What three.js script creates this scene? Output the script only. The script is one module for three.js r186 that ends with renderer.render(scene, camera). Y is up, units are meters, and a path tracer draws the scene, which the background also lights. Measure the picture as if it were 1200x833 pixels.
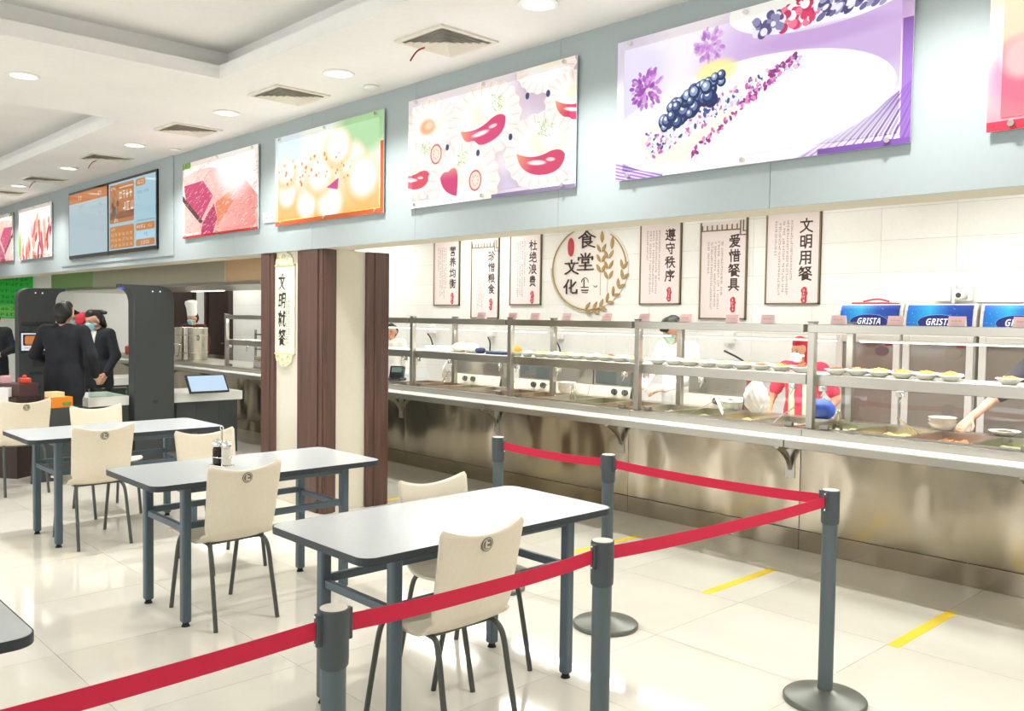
import * as THREE from 'three';
import { RoundedBoxGeometry } from 'three/addons/geometries/RoundedBoxGeometry.js';
import { mergeGeometries } from 'three/addons/utils/BufferGeometryUtils.js';
import { RectAreaLightUniformsLib } from 'three/addons/lights/RectAreaLightUniformsLib.js';

// ---------------------------------------------------------------- camera, light, exposure
const scene = new THREE.Scene();
scene.background = new THREE.Color(0x0b0c0d);
const camera = new THREE.PerspectiveCamera(43.82, 1200 / 833, 0.05, 80);
camera.rotation.order = 'YXZ';
camera.position.set(0, 1.6, 0);
camera.rotation.set(-0.04254, 0.81233, 0.01407);
const renderer = new THREE.WebGLRenderer({ antialias: true });
renderer.toneMapping = THREE.LinearToneMapping;
renderer.toneMappingExposure = 1.18;
renderer.shadowMap.enabled = true;
RectAreaLightUniformsLib.init();

const L = {
  down: 12.5,        // candela of a recessed downlight
  hall: 8,        // candela of the hall downlights behind and beside the camera
  kitchen: 22,      // radiance of the long kitchen ceiling panels
  tube: 120,        // radiance of the thin tubes in the serving guard
  box: 0.93,
  window: 2.3,     // radiance of the added windows that brighten ceiling and bulkhead       // lightbox face
};
const CEIL = 3.2, ZB = -3.72, YB = 2.128, KCEIL = 2.95;

// ---------------------------------------------------------------- helpers
let seed = 1234567;
const rnd = () => ((seed = (seed * 1664525 + 1013904223) >>> 0) / 4294967296);
const rr = (a, b) => a + (b - a) * rnd();
const V = (x, y, z) => new THREE.Vector3(x, y, z);
const names = {};
function numbered(n) { const k = (names[n] = (names[n] || 0) + 1) - 1; return k ? n + '_' + String(k).padStart(3, '0') : n; }
function tag(o, label, category, group) { o.userData.label = label; o.userData.category = category; if (group) o.userData.group = group; return o; }
function shade(o) { o.castShadow = true; o.receiveShadow = true; return o; }
function put(name, geo, mat, parent) {
  const g = Array.isArray(geo) ? (geo.length > 1 ? mergeGeometries(geo.map(prep)) : geo[0]) : geo;
  const m = shade(new THREE.Mesh(g, mat));
  if (parent) { m.name = name; parent.add(m); } else { m.name = numbered(name); scene.add(m); }
  return m;
}
function prep(g) { const q = g.index ? g.toNonIndexed() : g; for (const k of Object.keys(q.attributes)) if (!['position', 'normal', 'uv'].includes(k)) q.deleteAttribute(k); return q; }
function thing(name, label, category, [x, y, z] = [0, 0, 0], turn = 0, group) {
  const o = new THREE.Group(); o.name = numbered(name); scene.add(o);
  o.position.set(x, y, z); o.rotation.y = turn;
  return tag(o, label, category, group);
}
function structure(name, pos = [0, 0, 0]) { const o = new THREE.Group(); o.name = numbered(name); o.position.set(...pos); o.userData.kind = 'structure'; scene.add(o); return o; }
function struct(name, geo, mat) { const o = put(name, geo, mat); o.userData.kind = 'structure'; return o; }
function dup(root, [x, y, z], turn, label) {
  const r = root.clone(); r.name = numbered(root.name.replace(/_\d\d\d$/, '')); scene.add(r);
  r.position.set(x, y, z); r.rotation.y = turn; r.userData = { ...root.userData };
  if (label) r.userData.label = label;
  return r;
}
const bx = (x0, x1, y0, y1, z0, z1) => new THREE.BoxGeometry(Math.abs(x1 - x0), Math.abs(y1 - y0), Math.abs(z1 - z0)).translate((x0 + x1) / 2, (y0 + y1) / 2, (z0 + z1) / 2);
const rbx = (x0, x1, y0, y1, z0, z1, r = 0.006, s = 2) => new RoundedBoxGeometry(Math.abs(x1 - x0), Math.abs(y1 - y0), Math.abs(z1 - z0), s, r).translate((x0 + x1) / 2, (y0 + y1) / 2, (z0 + z1) / 2);
const cyl = (r0, r1, y0, y1, x = 0, z = 0, n = 24) => new THREE.CylinderGeometry(r1, r0, y1 - y0, n).translate(x, (y0 + y1) / 2, z);
function bar(a, b, r, n = 10) {
  const d = new THREE.Vector3().subVectors(b, a), g = new THREE.CylinderGeometry(r, r, d.length(), n);
  g.applyQuaternion(new THREE.Quaternion().setFromUnitVectors(V(0, 1, 0), d.clone().normalize()));
  const m = a.clone().add(b).multiplyScalar(0.5); return g.translate(m.x, m.y, m.z);
}
function beam(a, b, w, h) { // rectangular bar from a to b
  const d = new THREE.Vector3().subVectors(b, a), g = new RoundedBoxGeometry(w, h, d.length(), 2, Math.min(w, h) * 0.2);
  const m = new THREE.Matrix4().lookAt(a, b, Math.abs(d.clone().normalize().y) > 0.99 ? V(1, 0, 0) : V(0, 1, 0)); g.applyMatrix4(m);
  const c = a.clone().add(b).multiplyScalar(0.5); return g.translate(c.x, c.y, c.z);
}
const tubeG = (pts, r, seg = 24, n = 8, closed = false) => new THREE.TubeGeometry(new THREE.CatmullRomCurve3(pts, closed, 'centripetal'), seg, r, n, closed);
const lathe = (pts, n = 32) => new THREE.LatheGeometry(pts.map(([r, y]) => new THREE.Vector2(r, y)), n);
const ball = (r, x, y, z, sx = 1, sy = 1, sz = 1, n = 14) => new THREE.SphereGeometry(r, n, Math.max(6, n * 0.7 | 0)).scale(sx, sy, sz).translate(x, y, z);
function extrude(shape, depth, bevel = 0, curve = 12) {
  return new THREE.ExtrudeGeometry(shape, { depth, bevelEnabled: bevel > 0, bevelThickness: bevel, bevelSize: bevel, bevelOffset: -bevel, bevelSegments: 2, curveSegments: curve });
}
function rectShape(w, h, r) {
  const s = new THREE.Shape(), x = -w / 2, y = -h / 2;
  s.moveTo(x + r, y); s.lineTo(x + w - r, y); s.absarc(x + w - r, y + r, r, -Math.PI / 2, 0); s.lineTo(x + w, y + h - r); s.absarc(x + w - r, y + h - r, r, 0, Math.PI / 2);
  s.lineTo(x + r, y + h); s.absarc(x + r, y + h - r, r, Math.PI / 2, Math.PI); s.lineTo(x, y + r); s.absarc(x + r, y + r, r, Math.PI, Math.PI * 1.5);
  return s;
}
function metreUV(g, k = 1, ox = 0, oy = 0) { // box-projected uv in metres
  const q = g.index ? g.toNonIndexed() : g, p = q.attributes.position, n = q.attributes.normal, uv = new Float32Array(p.count * 2);
  for (let i = 0; i < p.count; i++) {
    const ax = Math.abs(n.getX(i)), ay = Math.abs(n.getY(i)), az = Math.abs(n.getZ(i));
    const [u, v] = ax >= ay && ax >= az ? [p.getZ(i), p.getY(i)] : az >= ay ? [p.getX(i), p.getY(i)] : [p.getX(i), p.getZ(i)];
    uv[2 * i] = u * k + ox; uv[2 * i + 1] = v * k + oy;
  }
  q.setAttribute('uv', new THREE.BufferAttribute(uv, 2)); return q;
}
// value noise on a torus, for tiling textures
function noiseField(n, cells, s0) {
  let s = s0; const rn = () => ((s = (s * 1664525 + 1013904223) >>> 0) / 4294967296);
  const [cx, cy] = cells, g = Float32Array.from({ length: cx * cy }, rn), out = new Float32Array(n * n), sm = (t) => t * t * (3 - 2 * t);
  for (let j = 0; j < n; j++) for (let i = 0; i < n; i++) {
    const x = i / n * cx, y = j / n * cy, x0 = x | 0, y0 = y | 0, a = sm(x - x0), b = sm(y - y0), x1 = (x0 + 1) % cx, y1 = (y0 + 1) % cy;
    out[j * n + i] = (g[y0 * cx + x0] * (1 - a) + g[y0 * cx + x1] * a) * (1 - b) + (g[y1 * cx + x0] * (1 - a) + g[y1 * cx + x1] * a) * b;
  }
  return out;
}
function noiseTex(n, layers, c0, c1, srgb = true) { // layers: [[cx, cy], weight]
  const acc = new Float32Array(n * n); let w = 0;
  layers.forEach(([c, k], i) => { const f = noiseField(n, c, 77 + i * 991 + c[0] * 13 + c[1]); for (let q = 0; q < n * n; q++) acc[q] += f[q] * k; w += k; });
  const d = new Uint8Array(n * n * 4);
  for (let q = 0; q < n * n; q++) { const t = acc[q] / w; for (let k = 0; k < 3; k++) d[4 * q + k] = c0[k] + (c1[k] - c0[k]) * t; d[4 * q + 3] = 255; }
  const t = new THREE.DataTexture(d, n, n); t.wrapS = t.wrapT = THREE.RepeatWrapping; t.magFilter = THREE.LinearFilter; t.minFilter = THREE.LinearFilter;
  if (srgb) t.colorSpace = THREE.SRGBColorSpace; t.needsUpdate = true; return t;
}
function canvasTex(w, h, draw) {
  const c = document.createElement('canvas'); c.width = w; c.height = h; const x = c.getContext('2d'); draw(x, w, h);
  const t = new THREE.CanvasTexture(c); t.colorSpace = THREE.SRGBColorSpace; return t;
}
const std = (color, roughness = 0.6, metalness = 0, extra = {}) => new THREE.MeshStandardMaterial({ color, roughness, metalness, ...extra });
const phys = (color, roughness, extra = {}) => new THREE.MeshPhysicalMaterial({ color, roughness, ...extra });
function area(w, h, color, intensity, pos, target) { const l = new THREE.RectAreaLight(color, intensity, w, h); l.position.set(...pos); l.lookAt(...target); scene.add(l); return l; }

// ---------------------------------------------------------------- materials
const waveBump = noiseTex(256, [[[5, 3], 1], [[13, 6], 0.25], [[3, 1], 0.7]], [0, 0, 0], [255, 255, 255], false);
const brush = noiseTex(256, [[[2, 128], 1], [[4, 200], 0.6]], [0, 0, 0], [255, 255, 255], false);
const blotch = noiseTex(256, [[[4, 4], 1], [[16, 16], 0.6], [[64, 64], 0.35]], [190, 183, 168], [222, 216, 204]);
const wallTone = noiseTex(256, [[[5, 5], 1], [[60, 60], 0.5]], [246, 246, 246], [255, 255, 255]);
const woodTex = noiseTex(512, [[[30, 2], 1], [[90, 4], 0.9], [[220, 5], 0.6], [[3, 2], 0.5]], [66, 45, 38], [122, 88, 76]);
const plyTex = noiseTex(256, [[[6, 5], 1], [[90, 90], 0.5]], [224, 213, 189], [236, 227, 206]);
const tileTex = noiseTex(256, [[[3, 3], 1], [[9, 7], 0.6], [[40, 40], 0.25]], [228, 225, 217], [242, 240, 234]);
const woolTex = noiseTex(256, [[[8, 8], 0.5], [[120, 120], 1]], [26, 28, 33], [40, 43, 50]);
const foodBump = noiseTex(128, [[[10, 10], 1], [[30, 30], 0.7]], [0, 0, 0], [255, 255, 255], false);
const M = {
  white: std(0xeff0ec, 0.75, 0, { map: wallTone }),
  ceiling: std(0xefeeea, 0.85, 0, { map: wallTone }),
  bulk: std(0xa9b4b5, 0.5, 0, { map: wallTone }),
  beige: std(0xe6dfcd, 0.8, 0, { map: wallTone }),
  floorTile: [0, 1, 2].map((k) => phys([0xf3f1ea, 0xf0eee6, 0xf5f3ed][k], 0.065, { map: tileTex })),
  grout: std(0xb9b2a2, 0.9),
  wallTile: [0, 1].map((k) => phys([0xf4f4f1, 0xf1f1ed][k], 0.22, { map: wallTone })),
  steel: std(0xaba08c, 0.17, 1, { bumpMap: waveBump, bumpScale: 0.03 }),
  steelFlat: std(0xb2aea3, 0.3, 1, { bumpMap: brush, bumpScale: 0.0003 }),
  steelDark: std(0x9c9a90, 0.32, 1),
  chrome: std(0xe4e4e0, 0.12, 1),
  whiteTop: phys(0xf3f2ec, 0.25),
  tableTop: phys(0xd3d9da, 0.2, { map: wallTone }),
  tableEdge: std(0x2d343b, 0.45),
  tableLeg: std(0x54626b, 0.42, 0.25),
  ply: phys(0xffffff, 0.42, { map: plyTex, clearcoat: 0.25, clearcoatRoughness: 0.35 }),
  emblem: std(0x77746a, 0.4, 0.3), emblemLight: std(0xd9d3bf, 0.5),
  chairLeg: std(0x50544f, 0.38, 0.35),
  post: std(0x586467, 0.5, 0.15), postDark: std(0x454d50, 0.5), postCap: std(0xdcd6c8, 0.5), postBase: std(0x6d7069, 0.34, 0.6),
  belt: std(0xd01c42, 0.75), yellow: std(0xf3cf2a, 0.55),
  wood: std(0xffffff, 0.42, 0, { map: woodTex }),
  darkWood: std(0x8d8480, 0.5, 0, { map: woodTex }),
  black: std(0x2b2e30, 0.5), charcoal: std(0x3c4040, 0.55), blackGloss: phys(0x101214, 0.12),
  glass: phys(0xffffff, 0.02, { transmission: 1, thickness: 0, ior: 1.45, transparent: true, opacity: 1 }),
  glassGreen: phys(0xdfeee6, 0.03, { transmission: 1, thickness: 0, ior: 1.45 }),
  acrylic: phys(0xf4f8f8, 0.05, { transmission: 1, thickness: 0, ior: 1.3 }),
  rubber: std(0x1b1c1e, 0.8),
  skin: std(0xd7a587, 0.6), skin2: std(0xc6906f, 0.6),
  hair: std(0x15120f, 0.55), eye: std(0x1a1412, 0.3), mask: std(0xa9d8e0, 0.8), maskWhite: std(0xf0f0ec, 0.8), maskGreen: std(0xbfe0cf, 0.8),
  blackCloth: std(0xffffff, 0.9, 0, { map: woolTex }), whiteCloth: std(0xf3f0e8, 0.9), maroon: std(0x4f1c22, 0.85), redCloth: std(0xdb3a52, 0.85), redCap: std(0xc42b3c, 0.8), greyCloth: std(0x4a4a50, 0.9), apron: std(0xece1bb, 0.9),
  dish: phys(0xf7f4ea, 0.2, { clearcoat: 0.4 }), 
  paper: std(0xf4f2ee, 0.8), plasticWhite: phys(0xf2f0ec, 0.35), plasticBag: phys(0xf4f4f0, 0.4, { transmission: 0.45, thickness: 0 }),
  navy: std(0x1d2748, 0.8), blue: std(0x2f55b8, 0.7), orange: std(0xe88a1d, 0.6), yellowFood: std(0xe6b13b, 0.6), redPlastic: std(0xdb4a2c, 0.45),
};
function glow(color, k, map) { return new THREE.MeshStandardMaterial({ color: 0x111111, emissive: color, emissiveIntensity: k, emissiveMap: map || null, roughness: 0.5 }); }

// ---------------------------------------------------------------- stroke lettering (x right, y down, 0..100)
const GLYPH = {
  '文': '50,4 50,18;8,24 92,24;70,24 58,55 36,78 8,94;30,24 44,55 66,80 94,94',
  '明': '12,14 12,80;12,14 40,14 40,80;12,46 40,46;12,78 40,78;54,8 54,60 46,92;54,8 90,8 90,90 78,88;54,35 90,35;54,60 90,60',
  '用': '18,10 18,60 8,94;18,10 86,10 86,90 74,88;18,37 86,37;18,63 86,63;52,10 52,94',
  '餐': '20,6 14,20 6,30;12,16 40,16 30,34 8,48;22,24 34,36;52,10 88,10 74,32 50,46;58,20 90,44;50,40 30,56 6,64;50,40 70,54 96,62;34,60 66,60;30,68 30,94;30,68 70,68 70,82;30,76 70,76;30,84 70,84;30,94 48,88;60,86 92,96',
  '爱': '84,4 20,12;24,18 30,28;48,16 50,26;78,14 68,28;10,46 10,34 90,34 90,44;24,48 80,48;46,34 34,70 10,94;36,62 78,62 60,80 28,94;42,68 62,84 94,92',
  '惜': '22,6 22,94;8,28 12,44;32,24 38,38;44,24 94,24;58,8 58,42;80,8 80,42;40,42 98,42;50,54 50,92;50,54 88,54 88,92;50,72 88,72;50,90 88,90',
  '具': '26,8 26,66;26,8 74,8 74,66;26,22 74,22;26,37 74,37;26,52 74,52;6,67 94,67;34,74 12,92;64,74 90,92',
  '遵': '10,12 18,22;6,38 20,38 20,72 6,86;6,84 24,80 50,92 96,92;42,4 48,12;76,4 68,14;30,14 94,14;38,22 38,50;38,22 86,22 86,50;52,14 52,34;70,14 70,34;38,36 86,36;38,48 86,48;30,60 94,60;74,52 74,82 64,80;44,66 52,74',
  '守': '50,4 50,14;12,32 12,18 88,18 88,30;14,46 90,46;66,32 66,92 52,88;34,56 44,72',
  '秩': '40,8 14,16;6,32 46,32;26,14 26,94;26,36 8,66;28,42 44,56;58,10 50,34;54,26 90,26;46,50 96,50;72,8 72,50 60,76 44,92;72,54 80,76 96,92',
  '序': '52,4 56,14;16,18 94,18;16,18 16,60 6,92;32,30 80,30 64,42;44,38 62,50;26,56 90,56 82,66;58,56 58,92 44,88',
  '食': '50,2 32,22 6,38;50,2 68,22 96,38;44,20 52,28;28,36 28,92;28,36 72,36 72,62;28,48 72,48;28,62 72,62;28,92 50,84;80,64 60,76;46,66 64,82 94,94',
  '堂': '50,2 50,20;26,6 34,18;74,6 66,18;10,36 10,24 90,24 90,36;32,36 32,54;32,36 68,36 68,54;32,54 68,54;50,54 50,92;18,70 82,70;6,92 94,92',
  '化': '34,6 22,34 6,54;22,36 22,94;84,22 66,44 44,60;54,8 54,84 64,92 92,92 94,74',
  '杜': '4,28 46,28;26,6 26,94;26,32 6,66;28,40 44,56;54,38 94,38;74,10 74,88;48,88 98,88',
  '绝': '28,6 12,30 30,32 10,58;10,58 38,52;6,88 38,78;60,4 44,28;56,14 82,14 74,28;50,30 50,86 60,94 92,94 94,78;50,30 88,30 88,58;50,58 88,58;69,30 69,58',
  '浪': '12,8 22,18;6,34 16,44;6,90 24,60;62,4 66,14;40,18 40,90 60,82;40,18 84,18 84,50;40,34 84,34;40,50 84,50;90,56 72,68;56,52 68,74 96,94',
  '费': '22,14 74,14 74,26;22,26 74,26;22,26 20,38 82,38 78,48;42,4 40,40 16,54;60,4 60,56;28,56 28,80;28,56 72,56 72,80;50,62 46,82 16,96;58,82 84,96',
  '珍': '6,14 40,14;8,46 38,46;4,84 42,76;24,14 24,80;68,4 56,26 40,42;68,4 80,26 98,42;70,38 50,54;76,52 50,70;84,64 66,84 42,96',
  '粮': '10,16 16,32;42,14 34,32;4,42 46,42;26,6 26,94;24,46 6,76;28,50 44,64;70,4 72,14;52,18 52,90 68,82;52,18 88,18 88,50;52,34 88,34;52,50 88,50;94,56 78,68;64,52 76,74 98,94',
  '营': '8,14 92,14;34,4 34,24;66,4 66,24;10,40 10,28 90,28 90,40;32,40 32,58;32,40 68,40 68,58;32,58 68,58;24,68 24,94;24,68 76,68 76,94;24,92 76,92',
  '养': '32,4 38,14;68,4 60,14;14,20 86,20;20,34 80,34;6,48 94,48;50,20 44,48 28,64 6,76;58,48 72,62 96,74;38,62 36,80 24,94;62,62 62,94',
  '均': '4,34 40,34;22,8 22,80;4,86 42,74;58,6 44,38;52,26 92,26 90,88 78,94 68,88;56,44 70,54;50,76 76,66',
  '衡': '22,6 6,26;24,26 6,48;16,40 16,94;44,6 36,20;42,14 58,14 52,24;36,26 36,54;36,26 64,26 64,54;50,26 50,54;36,40 64,40;36,54 64,54;32,66 68,66;50,56 46,78 30,92;52,72 66,90;74,18 96,18;72,40 98,40;86,40 86,90 76,88',
  '就': '24,4 26,14;4,18 48,18;12,28 12,48;12,28 40,28 40,48;12,48 40,48;26,48 26,92 18,88;14,60 6,80;38,60 44,76;52,30 96,30;70,6 68,56 50,92;76,32 76,84 84,92 96,88 96,74;82,10 90,20',
};
function glyph(x, ch, gx, gy, s, lw, color) {
  x.strokeStyle = color; x.lineWidth = lw; x.lineCap = 'square'; x.lineJoin = 'miter';
  for (const st of GLYPH[ch].split(';')) { x.beginPath(); st.split(' ').forEach((p, i) => { const [a, b] = p.split(',').map(Number); const X = gx + a / 100 * s, Y = gy + b / 100 * s; i ? x.lineTo(X, Y) : x.moveTo(X, Y); }); x.stroke(); }
}
function brushGlyph(x, ch, gx, gy, s, w, color) { // tapering brush strokes
  x.fillStyle = color;
  for (const st of GLYPH[ch].split(';')) {
    const p = st.split(' ').map((q) => q.split(',').map(Number)), n = p.length - 1;
    for (let i = 0; i < n; i++) for (let t = 0; t < 1; t += 0.04) {
      const f = (i + t) / n, k = w * (1.1 - 0.75 * f), a = p[i][0] + (p[i + 1][0] - p[i][0]) * t, b = p[i][1] + (p[i + 1][1] - p[i][1]) * t;
      x.beginPath(); x.ellipse(gx + (a - (b - 50) * 0.12) / 100 * s, gy + b / 100 * s, k, k * 0.8, -0.6, 0, 7); x.fill();
    }
  }
}
function smallText(x, gx, gy, cols, rows, dx, dy, color, lens) { // columns of tiny unreadable characters
  x.strokeStyle = color; x.lineWidth = dx * 0.09;
  for (let c = 0; c < cols; c++) for (let r = 0; r < (lens ? lens[c] : rows); r++) {
    const X = gx - c * dx, Y = gy + r * dy, s = dx * 0.5;
    if (rnd() < 0.08) continue;
    for (let k = 0; k < 3; k++) { x.beginPath(); if (rnd() < 0.6) { const q = Y + rr(0, dy * 0.7); x.moveTo(X, q); x.lineTo(X + s, q); } else { const q = X + rr(0, s); x.moveTo(q, Y); x.lineTo(q, Y + dy * 0.7); } x.stroke(); }
  }
}
// ================================================================ THE SETTING
const VENTS = [[-4.05, true, 'above the scallop shell picture'], [-5.86, false, 'above the pale buns picture'], [-7.6, false, 'above the sliced pink meat picture'], [-9.63, true, 'above the screen with orange tiles'], [-11.75, true, 'above the screen with one orange bar'], [-13.44, false, 'above the red meat strips picture']];
const X0 = -18, X1 = 3.2, Z0 = -8.2, Z1 = 4.2;
{ // floor of polished tiles
  const floor = structure('floor');
  put('screed', bx(X0 - 0.2, X1 + 0.2, -0.16, -0.0035, Z0 - 0.2, Z1 + 0.2), M.grout, floor);
  const dx = 0.846, dz = 0.778, gap = 0.0024;
  const geos = [0, 1, 2].map((k) => metreUV(bx(0, dx - gap, -0.012, 0, 0, dz - gap).translate(0, 0, 0), 0.55, k * 0.37, k * 0.21));
  const far = [];
  let k = 0;
  for (let i = -20; i <= 6; i++) for (let j = -6; j <= 9; j++) {
    const x = -1.851 + i * dx, z = -1.26 - (j + 1) * dz; k++;
    if (x > X1 - 0.9 || x < X0 || z < Z0 || z > Z1 - 0.8) continue;
    if (x > -15.5 && x < -0.9 && z < -0.4 && z > -6.2) { const t = put('tile', geos[(k * 7 + i) % 3 < 0 ? 0 : Math.abs((k * 7 + i * 3) % 3)], M.floorTile[Math.abs(k + j) % 3], floor); t.position.set(x, 0, z); }
    else far.push(bx(x, x + dx - gap, -0.012, 0, z, z + dz - gap));
  }
  const f = put('outlying_tiles', metreUV(mergeGeometries(far.map(prep)), 0.55), M.floorTile[0], floor); f.userData.kind = 'stuff';
}
{ // hall ceiling with two trays; the lip steps back and up
  const c = structure('ceiling');
  const outer = (m) => { const s = new THREE.Shape(); s.moveTo(X0, -Z1); s.lineTo(X1, -Z1); s.lineTo(X1, -ZB + m); s.lineTo(X0, -ZB + m); s.closePath(); return s; };
  const hole = (x0, x1, z0, z1) => { const h = new THREE.Path(); h.moveTo(x0, -z1); h.lineTo(x1, -z1); h.lineTo(x1, -z0); h.lineTo(x0, -z0); h.closePath(); return h; };
  const trays = [[-5.82, 0.9, -2.73, 2.6], [-15.2, -7.66, -2.73, 2.6]];
  const ducts = VENTS.map(([x]) => hole(x - 0.19, x + 0.19, -3.28 - 0.19, -3.28 + 0.19)); // open shafts above the air diffusers
  const slab = outer(0); for (const t of trays) slab.holes.push(hole(...t)); slab.holes.push(...ducts);
  const up = outer(0); for (const [a, b, d, e] of trays) up.holes.push(hole(a - 0.12, b + 0.12, d - 0.12, e + 0.12)); up.holes.push(...ducts);
  const flat = (s, d, y) => metreUV(extrude(s, d).rotateX(-Math.PI / 2).translate(0, y, 0), 0.7);
  put('soffit', flat(slab, 0.09, CEIL), M.ceiling, c);
  put('upstand', flat(up, 0.13, CEIL + 0.09), M.ceiling, c);
  put('tray_ceiling', metreUV(bx(X0, X1, CEIL + 0.22, CEIL + 0.4, ZB, Z1), 0.7), M.ceiling, c);
  put('kitchen_ceiling', metreUV(bx(X0, X1, KCEIL, KCEIL + 0.65, Z0, ZB - 0.25), 0.7), M.ceiling, c);
}
{ // back wall of the serving room with its tiles
  const w = structure('wall_back');
  put('backing', bx(X0 - 0.2, X1 + 0.2, 0, KCEIL + 0.65, Z0 - 0.2, Z0 - 0.006), M.grout, w);
  const tw = 0.673, th = 0.297, g = 0.0025, geo = metreUV(bx(0, tw - g, 0, th - g, -0.006, 0), 0.9), rest = [];
  let k = 0;
  for (let i = -21; i <= 9; i++) for (let j = 0; j <= 9; j++) {
    const x = -3.66 + i * tw, y = 0.0 + j * th - 0.01 + 0.005; k++;
    if (x < X0 || x > X1 - tw) continue;
    if (x > -11.6 && x < -1.2 && y > 1.15) { const t = put('tile', geo, M.wallTile[(k * 5 + (k >> 3)) & 1], w); t.position.set(x, y, Z0); }
    else rest.push(bx(x, x + tw - g, y, y + th - g, Z0 - 0.006, Z0));
  }
  const r = put('outlying_tiles', metreUV(mergeGeometries(rest.map(prep)), 0.9), M.wallTile[0], w); r.userData.kind = 'stuff';
}
struct('wall_left', metreUV(bx(X0 - 0.2, X0, 0, CEIL + 0.4, Z0 - 0.2, Z1 + 0.2), 0.6), M.white);
struct('wall_right', metreUV(bx(X1, X1 + 0.2, 0, CEIL + 0.4, Z0 - 0.2, Z1 + 0.2), 0.6), M.white);
{ // wall behind the tables; its glowing windows are added to brighten ceiling and bulkhead
  const ws = [[-14.4, -11.6], [-9.8, -7.0], [-5.2, -2.4], [-0.6, 2.2]], y0 = 0.9, y1 = 2.7, piers = [bx(X0 - 0.2, X1 + 0.2, 0, y0, Z1, Z1 + 0.2), bx(X0 - 0.2, X1 + 0.2, y1, CEIL + 0.4, Z1, Z1 + 0.2)];
  [[X0 - 0.2, ws[0][0]], [ws[0][1], ws[1][0]], [ws[1][1], ws[2][0]], [ws[2][1], ws[3][0]], [ws[3][1], X1 + 0.2]].forEach(([a, b]) => piers.push(bx(a, b, y0, y1, Z1, Z1 + 0.2)));
  struct('wall_front', metreUV(mergeGeometries(piers.map(prep)), 0.6), M.white);
  ws.forEach(([a, b], i) => {
    const o = structure('added_window_' + (i + 1)), w = b - a;
    put('added_window_frame', [bx(a, a + 0.06, y0, y1, Z1 + 0.05, Z1 + 0.13), bx(b - 0.06, b, y0, y1, Z1 + 0.05, Z1 + 0.13), bx(a, b, y0, y0 + 0.06, Z1 + 0.05, Z1 + 0.13), bx(a, b, y1 - 0.06, y1, Z1 + 0.05, Z1 + 0.13), bx((a + b) / 2 - 0.03, (a + b) / 2 + 0.03, y0, y1, Z1 + 0.05, Z1 + 0.13)], M.plasticWhite, o);
    put('added_glow_pane', bx(a + 0.06, b - 0.06, y0 + 0.06, y1 - 0.06, Z1 + 0.09, Z1 + 0.1), glow(0xf4f8ff, L.window), o);
    const l = new THREE.RectAreaLight(0xf6f9ff, L.window, w - 0.12, y1 - y0 - 0.12); l.position.set((a + b) / 2, (y0 + y1) / 2, Z1 + 0.04); o.add(l);
  });
}
{ // grey bulkhead clad in panels
  const b = structure('bulkhead');
  put('core', metreUV(bx(X0, X1, YB, CEIL + 0.2, ZB - 0.25, ZB - 0.012), 0.8), M.beige, b);
  const seams = []; for (let x = 2.0; x > X0 - 1.3; x -= 1.362) seams.push(x + 0.0);
  const off = -2.194 - seams.reduce((a, s) => (Math.abs(s + 2.194) < Math.abs(a + 2.194) ? s : a), 99);
  for (const s of seams) {
    const x1 = Math.min(X1, s + off), x0 = Math.max(X0, s + off - 1.362); if (x1 - x0 < 0.05) continue;
    put('panel', metreUV(bx(x0 + 0.0014, x1 - 0.0014, YB + 0.001, CEIL + 0.05, ZB - 0.012, ZB), 0.8), M.bulk, b);
  }
}
{ // column clad in brown wood with white panels
  const c = structure('column');
  const xa = -7.165, xb = -6.15, za = -4.39, zb = -3.74;
  put('core', metreUV(bx(xa + 0.03, xb - 0.03, 0, YB, za + 0.03, zb - 0.03), 0.7), M.beige, c);
  const woods = [[xa, xa + 0.227, zb - 0.24, zb], [xb - 0.39, xb, zb - 0.135, zb], [xa, xa + 0.235, za, za + 0.24], [xb - 0.24, xb, za, za + 0.225]];
  for (const [a, b, d, e] of woods) { const p = put('corner_cladding', metreUV(rbx(a, b, 0, YB, d, e, 0.008), 0.9), M.wood, c); }
  put('groove_strip', metreUV(rbx(xb - 0.325, xb - 0.055, 0, YB, zb - 0.02, zb + 0.012, 0.006), 0.9, 0.3), M.wood, c);
  put('groove_strip', metreUV(rbx(xa + 0.04, xa + 0.17, 0, YB, zb - 0.02, zb + 0.01, 0.006), 0.9, 0.6), M.wood, c);
  put('groove_strip', metreUV(rbx(xb - 0.02, xb + 0.01, 0, YB, za + 0.02, za + 0.15, 0.006), 0.9, 0.1), M.wood, c);
  put('corner_cladding', metreUV(rbx(xb - 0.02, xb + 0.012, 0, YB, zb - 0.105, zb - 0.012, 0.006), 0.9, 0.1), M.wood, c);
}
{ const b = scene.getObjectByName('bulkhead'); put('screen_panel', metreUV(rbx(-12.56, -8.96, YB + 0.06, CEIL - 0.001, ZB, ZB + 0.014, 0.002), 0.8), M.bulk, b); }
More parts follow.
